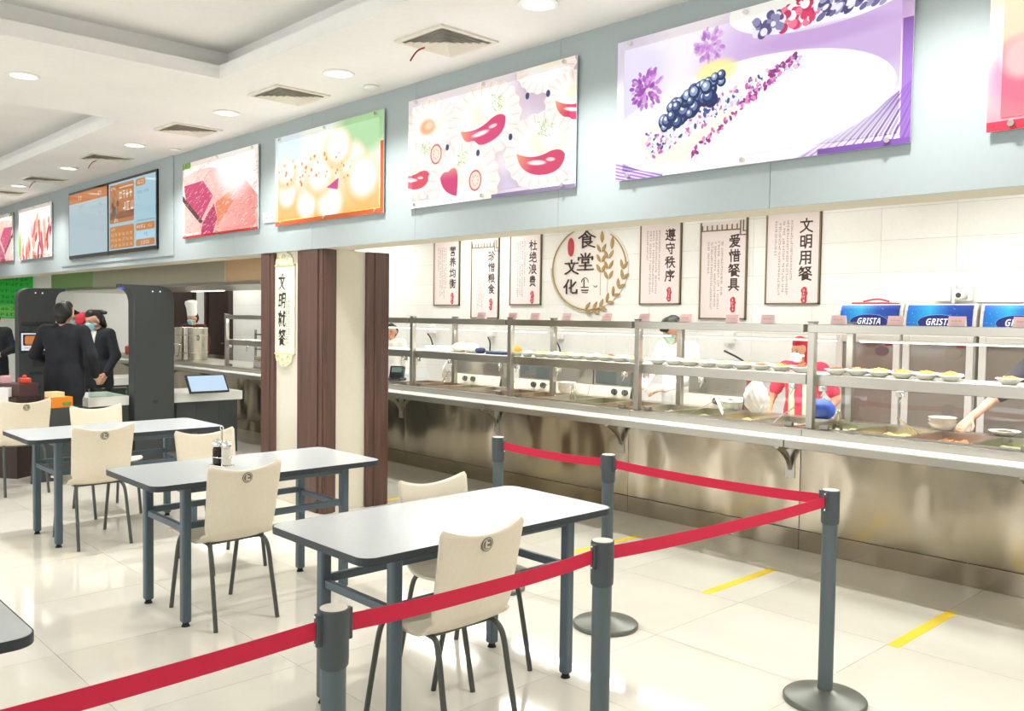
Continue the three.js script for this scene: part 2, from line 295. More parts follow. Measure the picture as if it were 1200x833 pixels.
// downlights
const dl = { ring: lathe([[0.082, 0], [0.1, 0], [0.104, -0.004], [0.1, -0.009], [0.086, -0.012], [0.082, -0.006], [0.082, 0]], 36), lens: new THREE.CylinderGeometry(0.083, 0.083, 0.006, 36).translate(0, -0.004, 0) };
const lensMat = glow(0xfffdf6, 2.2);
function downlight(x, z, label, cd, lit = true) {
  const o = thing('downlight', label, 'ceiling light', [x, CEIL, z], 0, 'recessed downlights');
  put('ring', dl.ring, M.plasticWhite, o); put('lens', dl.lens, lensMat, o);
  const l = new THREE.SpotLight(0xfbfaf8, cd, 0, 1.12, 1, 2); l.position.set(0, -0.02, 0); l.target.position.set(0, -3, 0); l.castShadow = true; l.shadow.radius = 4.2; o.add(l, l.target);
}
for (const x of [0.5, -1.38, -3.24, -5.1, -6.74, -8.68, -10.63, -12.6, -14.5]) downlight(x, -3.22, 'round white downlight in the soffit row along the grey bulkhead', L.down);
for (const z of [-1.75, 0.2, 2.1]) downlight(-6.71, z, 'round white downlight on the ceiling beam between two trays', L.down);
for (const x of [-15, -12, -9, -6, -3, 0.2]) downlight(x, 3.3, 'round white downlight by the wall behind the tables', L.hall);
for (const z of [-1.75, 0.6]) downlight(2.0, z, 'round white downlight near the side wall', L.hall);
// square four-way air diffusers
function vent(x, z, wire, where) {
  const o = thing('air_diffuser', (wire ? 'square white ceiling air diffuser with a red ribbon, ' : 'square white ceiling air diffuser without a ribbon, ') + where, 'air vent', [x, CEIL, z], 0, 'air diffusers between the downlights');
  const s = 0.215;
  put('frame', [bx(-s, s, -0.012, 0, s - 0.03, s), bx(-s, s, -0.012, 0, -s, -s + 0.03), bx(-s, -s + 0.03, -0.012, 0, -s + 0.03, s - 0.03), bx(s - 0.03, s, -0.012, 0, -s + 0.03, s - 0.03)], M.ventMat, o);
  for (let k = 0; k < 5; k++) { // nested square blades flaring outwards
    const r0 = s - 0.038 - k * 0.034, r1 = r0 - 0.026;
    const g = new THREE.CylinderGeometry(r1 * Math.SQRT2, r0 * Math.SQRT2, 0.016, 4, 1, true).rotateY(Math.PI / 4).translate(0, -0.013, 0).toNonIndexed();
    g.computeVertexNormals(); put('louver', g, M.ventMat, o);
  }
  put('centre_plate', bx(-0.012, 0.012, -0.02, -0.016, -0.012, 0.012), M.ventMat, o);
  if (wire) put('ribbon', tubeG([V(-0.14, -0.02, 0.05), V(-0.17, -0.04, 0.08), V(-0.19, -0.075, 0.1), V(-0.2, -0.1, 0.11)], 0.005, 12, 6), std(0x9c2f2a, 0.8), o);
}
M.ventMat = std(0xdcd7c8, 0.55, 0, { side: THREE.DoubleSide });
VENTS.forEach(([x, w, t]) => vent(x, -3.28, w, t));
tag(put('smoke_detector', lathe([[0, -0.02], [0.035, -0.02], [0.05, -0.012], [0.052, 0], [0, 0]], 24).translate(-5.22, CEIL, -3.56), M.plasticWhite), 'small round white detector on the soffit', 'detector');
tag(put('smoke_detector', lathe([[0, -0.02], [0.035, -0.02], [0.05, -0.012], [0.052, 0], [0, 0]], 24).translate(-8.6, CEIL, -3.58), M.plasticWhite), 'small round white detector on the soffit', 'detector');
scene.children.slice(-2).forEach((o) => (o.userData.group = 'ceiling detectors'));
// kitchen ceiling panels (behind the bulkhead)
for (const x of [-16.4, -14, -11.6, -9.2, -6.8, -4.6, -2.4, -0.2, 2.0]) {
  const o = thing('panel_light', 'long white panel light on the serving room ceiling', 'ceiling light', [x, KCEIL, x < -9 ? -7.5 : -6.95], 0, 'panel lights of the serving room');
  put('housing', bx(-0.62, 0.62, -0.03, 0, -0.17, 0.17), M.plasticWhite, o); put('diffuser', bx(-0.6, 0.6, -0.034, -0.03, -0.15, 0.15), glow(0xfffcf2, 2), o);
  const l = new THREE.RectAreaLight(0xfefcf6, L.kitchen, 1.2, 0.3); l.position.set(0, -0.04, 0); l.rotation.x = -Math.PI / 2; o.add(l);
}
// ---------------------------------------------------------------- lightboxes on the bulkhead
const BW = 1.565, BH = 0.735, BY = 2.34;
function blob(x, cx, cy, r, color, sx = 1, sy = 1, rot = 0) { x.fillStyle = color; x.beginPath(); x.ellipse(cx, cy, r * sx, r * sy, rot, 0, 7); x.fill(); }
function soft(x, cx, cy, r, c, sx = 1, sy = 1) { x.save(); x.translate(cx, cy); x.scale(sx, sy); const g = x.createRadialGradient(0, 0, 0, 0, 0, r); g.addColorStop(0, c); g.addColorStop(0.6, c); g.addColorStop(1, c.replace(/[\d.]+\)$/, '0)')); x.fillStyle = g; x.beginPath(); x.arc(0, 0, r, 0, 7); x.fill(); x.restore(); }
const art = {
  meat(x, w, h) { // sliced cured meat with marbling
    x.fillStyle = '#fff3ee'; x.fillRect(0, 0, w, h);
    const g = x.createLinearGradient(0, 0, w, h); g.addColorStop(0, '#fbe3d8'); g.addColorStop(1, '#e98d86'); x.fillStyle = g; x.beginPath(); x.moveTo(0, h * 0.2); x.quadraticCurveTo(w * 0.4, h * 0.02, w * 0.8, h * 0.3); x.lineTo(w, h * 0.6); x.lineTo(w, h); x.lineTo(0, h); x.fill();
    x.fillStyle = '#c93a6e'; x.beginPath(); x.moveTo(w * 0.02, h * 0.3); x.lineTo(w * 0.3, h * 0.28); x.lineTo(w * 0.44, h * 0.5); x.lineTo(w * 0.28, h * 0.78); x.lineTo(w * 0.06, h * 0.5); x.fill();
    x.fillStyle = '#b82d66'; x.beginPath(); x.moveTo(w * 0.3, h * 0.82); x.lineTo(w * 0.45, h * 0.6); x.lineTo(w * 0.5, h * 0.8); x.lineTo(w * 0.42, h); x.lineTo(w * 0.26, h); x.fill();
    x.fillStyle = '#e58a63'; x.beginPath(); x.moveTo(w * 0.48, h * 0.6); x.lineTo(w * 0.66, h * 0.48); x.lineTo(w * 0.7, h * 0.62); x.lineTo(w * 0.5, h * 0.9); x.fill();
    x.fillStyle = '#57222c'; x.beginPath(); x.moveTo(0, h * 0.42); x.lineTo(w * 0.3, h * 0.8); x.lineTo(w * 0.27, h * 0.84); x.lineTo(0, h * 0.5); x.fill();
    for (let k = 0; k < 620; k++) { const a = rr(0, w), b = rr(h * 0.08, h), d = rr(6, 34); x.strokeStyle = ['rgba(255,246,238,0.9)', 'rgba(240,120,110,0.7)', 'rgba(150,40,50,0.55)', 'rgba(255,220,200,0.8)'][k & 3]; x.lineWidth = rr(1, 4); x.beginPath(); x.moveTo(a, b); x.quadraticCurveTo(a + d, b - d * rr(0.2, 1), a + d * 1.6, b - d * rr(-0.3, 1.4)); x.stroke(); }
    soft(x, w * 0.72, h * 0.06, w * 0.3, 'rgba(255,255,255,1)', 1, 0.9); x.fillStyle = '#7fae4e'; x.fillRect(0, 0, w * 0.12, h * 0.08); x.fillStyle = '#b3202c'; x.fillRect(0, h * 0.97, w, h * 0.03);
  },
  buns(x, w, h) { // pale dumplings on a golden board
    const g = x.createLinearGradient(0, 0, 0, h); g.addColorStop(0, '#f3fbf6'); g.addColorStop(0.5, '#fff6ea'); g.addColorStop(1, '#f2b75c'); x.fillStyle = g; x.fillRect(0, 0, w, h);
    soft(x, w * 0.85, h * 0.1, w * 0.24, 'rgba(150,205,140,0.75)', 1.2, 0.7); soft(x, w * 0.12, h * 0.1, w * 0.2, 'rgba(222,238,250,1)');
    for (const [a, b, r] of [[0.13, 0.66, 0.1], [0.33, 0.8, 0.11], [0.55, 0.82, 0.13], [0.45, 0.5, 0.13], [0.75, 0.42, 0.12], [0.84, 0.62, 0.14], [0.12, 0.4, 0.1], [0.62, 0.25, 0.12]]) { soft(x, a * w, b * h + h * 0.03, r * w * 1.12, 'rgba(238,180,90,0.7)', 1.1, 0.85); soft(x, a * w, b * h, r * w, 'rgba(255,252,242,1)', 1.1, 0.85); }
    for (let k = 0; k < 46; k++) blob(x, rr(0.03, 0.75) * w, rr(0.3, 0.62) * h, rr(4, 12), ['#e39b4a', '#d97f35', '#f0c070'][k % 3], 1, 0.8, rr(0, 3));
    x.fillStyle = '#d04a8c'; x.beginPath(); x.moveTo(w * 0.52, h * 0.66); x.lineTo(w * 0.63, h * 0.58); x.lineTo(w * 0.62, h * 0.7); x.fill();
    x.fillStyle = '#b8552c'; x.fillRect(0, h * 0.95, w, h * 0.05); x.fillRect(w * 0.975, h * 0.3, w * 0.025, h * 0.7);
  },
  shells(x, w, h) { // scallop shells with pink sauce
    x.fillStyle = '#efe6ee'; x.fillRect(0, 0, w, h); soft(x, w * 0.9, h * 0.15, w * 0.22, 'rgba(206,186,204,0.9)', 1.2, 0.7); soft(x, w * 0.7, h, w * 0.3, 'rgba(214,202,224,1)', 1.4, 0.4);
    const shell = (a, b, r, ang, c) => { x.save(); x.translate(a * w, b * h); x.rotate(ang); x.scale(1.2, 0.84); const R = r * w;
      const rim = (k0) => { x.beginPath(); for (let t = 0; t <= 160; t++) { const q = t / 160 * 6.283, k = R * k0 * (1 + 0.025 * Math.sin(q * 19) + 0.015 * Math.sin(q * 7)); t ? x.lineTo(Math.cos(q) * k, Math.sin(q) * k) : x.moveTo(k, 0); } };
      soft(x, R * 0.05, R * 0.12, R * 1.12, 'rgba(196,150,150,0.55)'); rim(1); x.fillStyle = '#fbeee8'; x.fill();
      for (let t = 0; t < 44; t++) { const q = t / 44 * 6.283; x.strokeStyle = t & 1 ? 'rgba(226,186,172,0.55)' : 'rgba(255,255,255,0.9)'; x.lineWidth = 4; x.beginPath(); x.moveTo(Math.cos(q) * R * 0.6, Math.sin(q) * R * 0.6); x.lineTo(Math.cos(q) * R * 0.98, Math.sin(q) * R * 0.98); x.stroke(); }
      soft(x, 0, 0, R * 0.86, 'rgba(255,252,248,1)'); soft(x, R * 0.1, -R * 0.2, R * 0.5, 'rgba(255,244,222,1)', 1.2, 0.8); soft(x, R * 0.2, -R * 0.3, R * 0.3, 'rgba(255,255,252,1)');
      if (c) { const g = x.createLinearGradient(-R * 0.6, 0, R * 0.5, R * 0.3); g.addColorStop(0, '#f2a27c'); g.addColorStop(0.45, c); g.addColorStop(1, c); x.fillStyle = g; x.beginPath(); x.moveTo(-R * 0.66, R * 0.05); x.quadraticCurveTo(-R * 0.2, R * 0.26, R * 0.2, R * 0.02); x.quadraticCurveTo(R * 0.5, -R * 0.1, R * 0.6, R * 0.1); x.quadraticCurveTo(R * 0.6, R * 0.6, 0, R * 0.62); x.quadraticCurveTo(-R * 0.55, R * 0.6, -R * 0.66, R * 0.05); x.fill(); soft(x, -R * 0.1, R * 0.3, R * 0.16, 'rgba(255,240,238,0.95)', 1.8, 0.5); soft(x, R * 0.25, R * 0.22, R * 0.1, 'rgba(255,236,232,0.9)', 1.4, 0.6); }
      x.restore(); };
    shell(0.84, 0.0, 0.13, 0.1, null); shell(0.15, 0.3, 0.15, 0, null); shell(1.0, 0.34, 0.13, 0.2, '#d63a62'); shell(0.5, 0.34, 0.18, -0.1, '#d8487a'); shell(0.05, 0.66, 0.15, 0.1, '#dc4f62'); shell(0.83, 0.68, 0.17, 0.1, '#d6446c'); shell(0.37, 0.82, 0.19, 0, null);
    const hg = x.createLinearGradient(0, h * 0.68, 0, h * 0.94); hg.addColorStop(0, '#ef9a84'); hg.addColorStop(0.4, '#d4447a'); hg.addColorStop(1, '#cf3f76'); x.fillStyle = hg; x.beginPath(); x.moveTo(w * 0.28, h * 0.72); x.quadraticCurveTo(w * 0.34, h * 0.64, w * 0.345, h * 0.78); x.quadraticCurveTo(w * 0.345, h * 0.92, w * 0.335, h * 0.94); x.quadraticCurveTo(w * 0.24, h * 0.9, w * 0.23, h * 0.76); x.quadraticCurveTo(w * 0.25, h * 0.7, w * 0.28, h * 0.72); x.fill();
    for (const [a, b] of [[0.455, 0.83], [0.2, 0.54]]) { x.fillStyle = '#fbe3d6'; x.strokeStyle = '#dd5f58'; x.lineWidth = 7; x.beginPath(); x.ellipse(a * w, b * h, 36, 40, 0, 0, 7); x.fill(); x.stroke(); for (let k = 0; k < 8; k++) blob(x, a * w + Math.cos(k * 0.785) * 18, b * h + Math.sin(k * 0.785) * 20, 4, '#f0b090'); }
    for (const [a, b] of [[0.38, 0.62], [0.13, 0.47], [0.58, 0.2], [0.85, 0.5]]) for (let k = 0; k < 46; k++) { x.strokeStyle = ['#b7d38e', '#d6e3a6', '#8fbf78'][k % 3]; x.lineWidth = 3; const q = a * w + rr(-34, 34), t = b * h + rr(-26, 30); x.beginPath(); x.moveTo(q, t); x.lineTo(q + rr(-16, 16), t + rr(-14, 14)); x.stroke(); }
    for (const [a, b] of [[0.275, 0.5], [0.47, 0.6], [0.66, 0.52], [0.86, 0.24], [0.75, 0.22]]) blob(x, a * w, b * h, 11, '#39406e', 1, 1.2);
    soft(x, w * 0.14, h * 0.28, w * 0.05, 'rgba(240,170,128,0.9)', 1.3, 0.8); soft(x, w * 0.15, h * 0.27, w * 0.025, 'rgba(250,214,180,0.95)', 1.3, 0.8);
    x.fillStyle = '#7d6f92'; x.fillRect(w * 0.55, h * 0.97, w * 0.45, h * 0.03);
  },
  tart(x, w, h) { // berry tart on a white plate, lilac cloth
    x.fillStyle = '#f3edf8'; x.fillRect(0, 0, w, h);
    soft(x, w * 0.75, h * 0.3, w * 0.42, 'rgba(208,178,224,1)', 1.1, 0.5); soft(x, w * 0.05, h * 0.25, w * 0.2, 'rgba(226,218,240,1)');
    for (let k = 0; k < 34; k++) { x.strokeStyle = k & 1 ? '#8460aa' : '#c6b0dc'; x.lineWidth = 6; x.beginPath(); x.moveTo(w * 0.66 + k * 15, h * 1.02); x.quadraticCurveTo(w * 0.84 + k * 11, h * 0.84 - k * 6, w * 1.02, h * 0.7 - k * 3); x.stroke(); x.beginPath(); x.moveTo(-10, h * 0.86 + k * 6); x.lineTo(w * 0.2, h * 0.99 + k * 5); x.stroke(); }
    x.fillStyle = '#ffffff'; x.beginPath(); x.ellipse(w * 0.5, h * 0.66, w * 0.46, h * 0.33, -0.03, 0, 7); x.fill(); x.beginPath(); x.ellipse(w * 0.28, h * 0.72, w * 0.3, h * 0.27, 0, 0, 7); x.fill();
    soft(x, w * 0.62, h * 0.78, w * 0.3, 'rgba(248,246,252,0.9)', 1.2, 0.4);
    x.fillStyle = '#ffffff'; x.beginPath(); x.ellipse(w * 0.74, h * 0.04, w * 0.3, h * 0.2, 0, 0, 7); x.fill(); soft(x, w * 0.74, h * 0.28, w * 0.26, 'rgba(186,150,206,0.55)', 1, 0.14);
    for (const [a, b, r] of [[0.13, 0.38, 66], [0.37, 0.18, 54]]) for (let k = 0; k < 90; k++) { const q = rr(0, 6.28), d = Math.sqrt(rnd()) * r; x.save(); x.globalAlpha = b < 0.3 ? 0.35 : 0.85; blob(x, a * w + Math.cos(q) * d, b * h + Math.sin(q) * d, rr(7, 14), ['#a851b6', '#c57fd0', '#8d3fa2', '#d9a4e0'][k % 4], 1, 0.6, q); x.restore(); }
    soft(x, w * 0.4, h * 0.36, w * 0.06, 'rgba(246,238,160,0.9)', 1.5, 0.7); soft(x, w * 0.8, 0, w * 0.1, 'rgba(236,238,140,0.9)', 1.2, 0.5);
    for (let k = 0; k < 60; k++) blob(x, w * rr(0.62, 0.73), h * rr(0.02, 0.19), rr(9, 17), ['#d93a6a', '#ec7897', '#c42a5c', '#ffffff'][k % 4]);
    for (let k = 0; k < 50; k++) blob(x, w * rr(0.53, 0.62), h * rr(0.08, 0.2), rr(8, 14), ['#57507e', '#8d86b0', '#e6e4f0'][k % 3]);
    for (let k = 0; k < 60; k++) blob(x, w * rr(0.74, 0.92), h * rr(0.06, 0.18), rr(9, 16), ['#6c6496', '#a39cc4', '#e6e4f0', '#4b4674'][k % 4], 1.3, 0.7, -0.6);
    x.fillStyle = '#fbf1e4'; x.beginPath(); x.moveTo(w * 0.1, h * 0.7); x.quadraticCurveTo(w * 0.2, h * 0.6, w * 0.4, h * 0.52); x.lineTo(w * 0.7, h * 0.36); x.lineTo(w * 0.42, h * 0.74); x.lineTo(w * 0.28, h * 0.93); x.lineTo(w * 0.13, h * 0.88); x.fill();
    for (let k = 0; k < 520; k++) { const t = rnd(), a = w * (0.13 + 0.56 * t), b = h * (0.74 - 0.36 * t + rr(-0.05, 0.16) * (1 - t * 0.7)); blob(x, a, b, rr(3, 9), ['#ffffff', '#fdf6fb', '#e9c2e2', '#3f5590', '#ffffff', '#c76ab4', '#dfe4f4'][k % 7], 1.2, 0.7, rr(0, 3)); }
    for (let k = 0; k < 90; k++) { const t = rnd(); blob(x, w * (0.3 + 0.38 * t), h * (0.93 - 0.55 * t + rr(-0.06, 0.0)), rr(4, 9), ['#b8429c', '#dd8cc8', '#94307e'][k % 3], 1.2, 0.7, rr(0, 3)); }
    for (let k = 0; k < 58; k++) { const t = rnd(), a = w * (0.2 + 0.22 * t), b = h * (0.66 - 0.2 * t + rr(-0.1, 0.05)), r = rr(15, 26); blob(x, a, b, r, '#1d2f5e'); blob(x, a - r * 0.15, b - r * 0.2, r * 0.7, ['#4d6496', '#8ea2c8', '#6f7db0'][k % 3]); blob(x, a - r * 0.25, b - r * 0.35, r * 0.34, '#e9eefa'); }
    x.fillStyle = '#6f4a98'; x.fillRect(w * 0.74, h * 0.965, w * 0.26, h * 0.035); x.fillStyle = 'rgba(112,74,152,0.85)'; x.fillRect(w * 0.972, h * 0.3, w * 0.028, h * 0.7);
  },
  peach(x, w, h) { // soft pink and yellow fruit
    const g = x.createLinearGradient(0, 0, 0, h); g.addColorStop(0, '#fbf6c8'); g.addColorStop(0.5, '#fbe6c8'); g.addColorStop(1, '#e87f92'); x.fillStyle = g; x.fillRect(0, 0, w, h);
    for (const [a, b, r] of [[0.08, 0.72, 0.1], [0.3, 0.6, 0.16], [0.6, 0.7, 0.2], [0.85, 0.5, 0.16]]) { soft(x, a * w, b * h, r * w, 'rgba(238,120,150,0.9)'); soft(x, a * w, (b - 0.08) * h, r * w * 0.6, 'rgba(252,214,208,0.9)'); }
    x.fillStyle = '#c8374a'; x.fillRect(0, h * 0.95, w, h * 0.05);
  },
  strips(x, w, h) { // red meat strips with leaves
    x.fillStyle = '#fff6ef'; x.fillRect(0, 0, w, h);
    for (let k = 0; k < 70; k++) { const a = rr(-0.1, 1) * w, b = rr(0.3, 1) * h; x.save(); x.translate(a, b); x.rotate(rr(-0.5, 0.7)); x.fillStyle = ['#d8425a', '#ef8b6c', '#b42d4c', '#fbe3da', '#f4b08c'][k % 5]; x.beginPath(); x.ellipse(0, 0, rr(16, 34), rr(40, 110), 0, 0, 7); x.fill(); x.restore(); }
    soft(x, w * 0.2, h * 0.2, w * 0.36, 'rgba(255,250,242,1)', 1, 0.8); soft(x, w * 0.03, h * 0.7, w * 0.07, 'rgba(150,190,80,0.9)', 1, 2);
  },
};
function lightbox(xl, kind, label, mirrored) {
  const o = thing('lightbox', label, 'light box', [xl + BW / 2, BY, ZB], 0, 'lit food pictures on the bulkhead');
  const tex = canvasTex(1024, 480, (x, w, h) => { if (mirrored) { x.translate(w, 0); x.scale(-1, 1); } art[kind](x, w, h); });
  const w2 = BW / 2, i = 0.05;
  put('back_plate', bx(-w2 + 0.03, w2 - 0.03, 0.03, BH - 0.03, 0.0, 0.018), M.plasticWhite, o);
  put('printed_sheet', rbx(-w2, w2, 0, BH, 0.018, 0.026, 0.003), M.acrylicEdge, o);
  const border = new THREE.PlaneGeometry(BW, BH).translate(0, BH / 2, 0.0265);
  put('printed_border', border, std(0xffffff, 0.2, 0, { map: tex }), o);
  const lit = new THREE.BoxGeometry(BW - 2 * i, BH - 2 * i, 0.004).translate(0, BH / 2, 0.0285);
  const p = lit.attributes.position, uv = lit.attributes.uv; for (let k = 0; k < p.count; k++) uv.setXY(k, (p.getX(k) + w2) / BW, p.getY(k) / BH);
  put('lit_picture', lit, new THREE.MeshStandardMaterial({ color: 0x141414, emissive: 0xffffff, emissiveMap: tex, emissiveIntensity: L.box, roughness: 0.12 }), o);
  for (const bxx of [-w2 + 0.09, 0, w2 - 0.09]) for (const by of [0.022, BH - 0.022]) put('bolt', new THREE.CylinderGeometry(0.012, 0.012, 0.02, 14).rotateX(Math.PI / 2).translate(bxx, by, 0.034), M.chrome, o);
  const l = new THREE.RectAreaLight(0xfff6f2, L.box * 0.75, BW - 2 * i, BH - 2 * i); l.position.set(0, BH / 2, 0.036); l.rotation.y = Math.PI; o.add(l);
}
M.acrylicEdge = phys(0xd9e2e2, 0.15);
lightbox(-1.252, 'peach', 'lit picture of soft pink and yellow fruit on the grey bulkhead');
lightbox(-3.107, 'tart', 'lit picture of a berry tart on a white plate with purple cloth');
lightbox(-4.967, 'shells', 'lit picture of scallop shells with pink sauce');
lightbox(-6.825, 'buns', 'lit picture of pale buns on a golden board');
lightbox(-8.694, 'meat', 'lit picture of sliced pink meat beside the menu screens');
lightbox(-14.48, 'strips', 'lit picture of red meat strips with a little green, beyond the menu screens');
lightbox(-16.35, 'meat', 'lit picture of red sliced meat, farthest along the bulkhead', true);
// ================================================================ SCREENS AND SIGNS
function menuScreen(x0, x1, label, draw) {
  const o = thing('menu_screen', label, 'screen', [(x0 + x1) / 2, 2.27, ZB + 0.014], 0, 'menu screens');
  const w = x1 - x0, h = 0.835, tex = canvasTex(768, 432, draw);
  put('housing', rbx(-w / 2, w / 2, 0, h, 0.0, 0.022, 0.004), M.blackGloss, o);
  put('display', new THREE.BoxGeometry(w - 0.05, h - 0.07, 0.003).translate(0, h / 2 + 0.005, 0.023), new THREE.MeshPhysicalMaterial({ color: 0x0a0b0c, emissive: 0xffffff, emissiveMap: tex, emissiveIntensity: 0.72, roughness: 0.06 }), o);
  put('lower_trim', bx(-w / 2 + 0.02, w / 2 - 0.02, -0.012, 0.0, 0.0, 0.018), M.steelDark, o);
}
const lines = (x, gx, gy, n, s, c) => { x.strokeStyle = c; x.lineWidth = s * 0.12; for (let k = 0; k < n; k++) for (let q = 0; q < 4; q++) { x.beginPath(); const a = gx + k * s * 1.15 + rr(0, s * 0.8), b = gy + rr(0, s); if (q & 1) { x.moveTo(gx + k * s * 1.15, b); x.lineTo(gx + k * s * 1.15 + s * 0.85, b); } else { x.moveTo(a, gy); x.lineTo(a, gy + s); } x.stroke(); } };
menuScreen(-12.165, -10.757, 'menu screen with pale blue page under one orange bar', (x, w, h) => {
  x.fillStyle = '#b4cad2'; x.fillRect(0, 0, w, h); x.fillStyle = '#c9773c'; x.fillRect(0, 0, w, h * 0.16);
  lines(x, w * 0.27, h * 0.045, 2, 30, '#f6ead8'); lines(x, w * 0.78, h * 0.045, 2, 30, '#f6ead8'); lines(x, w * 0.27, h * 0.2, 4, 24, '#8fabb8'); lines(x, w * 0.8, h * 0.22, 2, 24, '#8fabb8'); lines(x, w * 0.8, h * 0.36, 2, 24, '#8fabb8');
});
menuScreen(-10.745, -9.32, 'menu screen with orange tiles, beside the sliced pink meat picture', (x, w, h) => {
  x.fillStyle = '#a9cfdf'; x.fillRect(0, 0, w, h);
  const box = (a, b, c, d, col) => { x.fillStyle = col; x.beginPath(); x.roundRect(a * w, b * h, (c - a) * w, (d - b) * h, 16); x.fill(); };
  box(0.02, 0.03, 0.56, 0.6, '#c07a3e'); x.fillStyle = '#8a5430'; x.fillRect(w * 0.02, h * 0.44, w * 0.54, h * 0.1);
  for (let k = 0; k < 9; k++) blob(x, w * rr(0.08, 0.22), h * rr(0.22, 0.5), 22, ['#6c5243', '#8c6f58', '#4b4a52'][k % 3]);
  lines(x, w * 0.05, h * 0.06, 4, 20, '#f4e4d0'); lines(x, w * 0.24, h * 0.14, 4, 50, '#f8f0e2'); lines(x, w * 0.32, h * 0.31, 3, 56, '#f8f0e2'); x.fillStyle = '#f3dcc4'; x.fillRect(w * 0.24, h * 0.08, w * 0.3, 8); lines(x, w * 0.12, h * 0.53, 3, 22, '#f8f0e2');
  box(0.02, 0.65, 0.56, 0.98, '#c9813d'); lines(x, w * 0.05, h * 0.67, 4, 16, '#f8ead0'); for (let r = 0; r < 3; r++) for (let c = 0; c < 6; c++) lines(x, w * (0.05 + c * 0.085), h * (0.75 + r * 0.08), 2, 18, '#f6dcb4');
  box(0.6, 0.03, 0.8, 0.13, '#c9813d'); lines(x, w * 0.63, h * 0.055, 4, 24, '#fbeedd'); lines(x, w * 0.62, h * 0.2, 4, 18, '#6a9cb6'); lines(x, w * 0.76, h * 0.2, 4, 18, '#6a9cb6'); lines(x, w * 0.65, h * 0.28, 1, 14, '#6a9cb6'); x.fillStyle = '#6a9cb6'; x.fillRect(w * 0.62, h * 0.62, w * 0.36, 4);
  box(0.6, 0.66, 0.98, 0.76, '#c9813d'); lines(x, w * 0.62, h * 0.68, 5, 24, '#fbeedd'); lines(x, w * 0.84, h * 0.69, 3, 20, '#f2cf9d'); box(0.6, 0.77, 0.98, 0.88, '#b9dff0'); lines(x, w * 0.77, h * 0.79, 2, 24, '#5d93b0'); box(0.6, 0.89, 0.98, 0.98, '#c9813d'); lines(x, w * 0.7, h * 0.905, 5, 24, '#fbeedd');
});
{ const o = thing('wall_socket', 'white double wall socket on the grey bulkhead between two lit pictures', 'socket', [-6.96, 2.385, ZB]);
  for (const s of [-1, 1]) { const f = put('socket_plate', rbx(s * 0.052 - 0.05, s * 0.052 + 0.05, 0, 0.092, 0, 0.012, 0.005), M.plasticWhite, o); put('socket_holes', [bx(s * 0.052 - 0.018, s * 0.052 - 0.008, 0.03, 0.05, 0.012, 0.0135), bx(s * 0.052 + 0.008, s * 0.052 + 0.018, 0.03, 0.05, 0.012, 0.0135)], M.charcoal, f); } }
// scroll-like board on the column
{ const o = thing('wall_plaque', 'cream scroll plaque with four black brush characters on the wood column', 'plaque', [-6.782, 1.147, -3.7695], 0);
  const w = 0.34, h = 1.0;
  const tex = canvasTex(256, 560, (x, W, H) => { x.fillStyle = '#e9e8d4'; x.fillRect(0, 0, W, H); [...'文明就餐'].forEach((c, i) => brushGlyph(x, c, 46, 52 + i * 118, 106, 8.5, '#181712')); smallText(x, 186, 205, 2, 15, 28, 16, '#6f6e50', [15, 15]); x.strokeStyle = '#b0694a'; x.lineWidth = 3; x.strokeRect(156, 452, 30, 40); lines(x, 160, 458, 1, 20, '#b0694a'); });
  put('board', rbx(-w / 2, w / 2, 0.11, 0.88, 0, 0.014, 0.004), std(0xe9e6d2, 0.6), o);
  put('lettering', new THREE.PlaneGeometry(w - 0.03, 0.74).translate(0, 0.495, 0.0146), std(0xffffff, 0.6, 0, { map: tex }), o);
  const gold = std(0xd9d49c, 0.5), cream = std(0xe6e3c8, 0.6);
  for (const s of [1, -1]) {
    const y0 = s > 0 ? 0.87 : 0.12, f = new THREE.Shape(); f.moveTo(-w / 2 + 0.03, 0); f.quadraticCurveTo(-w / 2 + 0.02, 0.08, -0.06, 0.1); f.quadraticCurveTo(0, 0.13, 0.06, 0.1); f.quadraticCurveTo(w / 2 - 0.02, 0.08, w / 2 - 0.03, 0); f.closePath();
    const cr = put('crest', extrude(f, 0.016, 0.004).rotateZ(s > 0 ? 0 : Math.PI).translate(0, y0, 0), cream, o);
    put('band', rbx(-w / 2, w / 2, y0 - 0.008, y0 + 0.008, 0, 0.02, 0.003), gold, o);
    for (const q of [-1, 0, 1]) put('scroll', new THREE.TorusGeometry(0.028, 0.005, 8, 24, 5.2).translate(q * 0.085, s * (q ? 0.04 : 0.062), 0.022), gold, cr), cr.children[cr.children.length - 1].position.y = y0;
  }
}
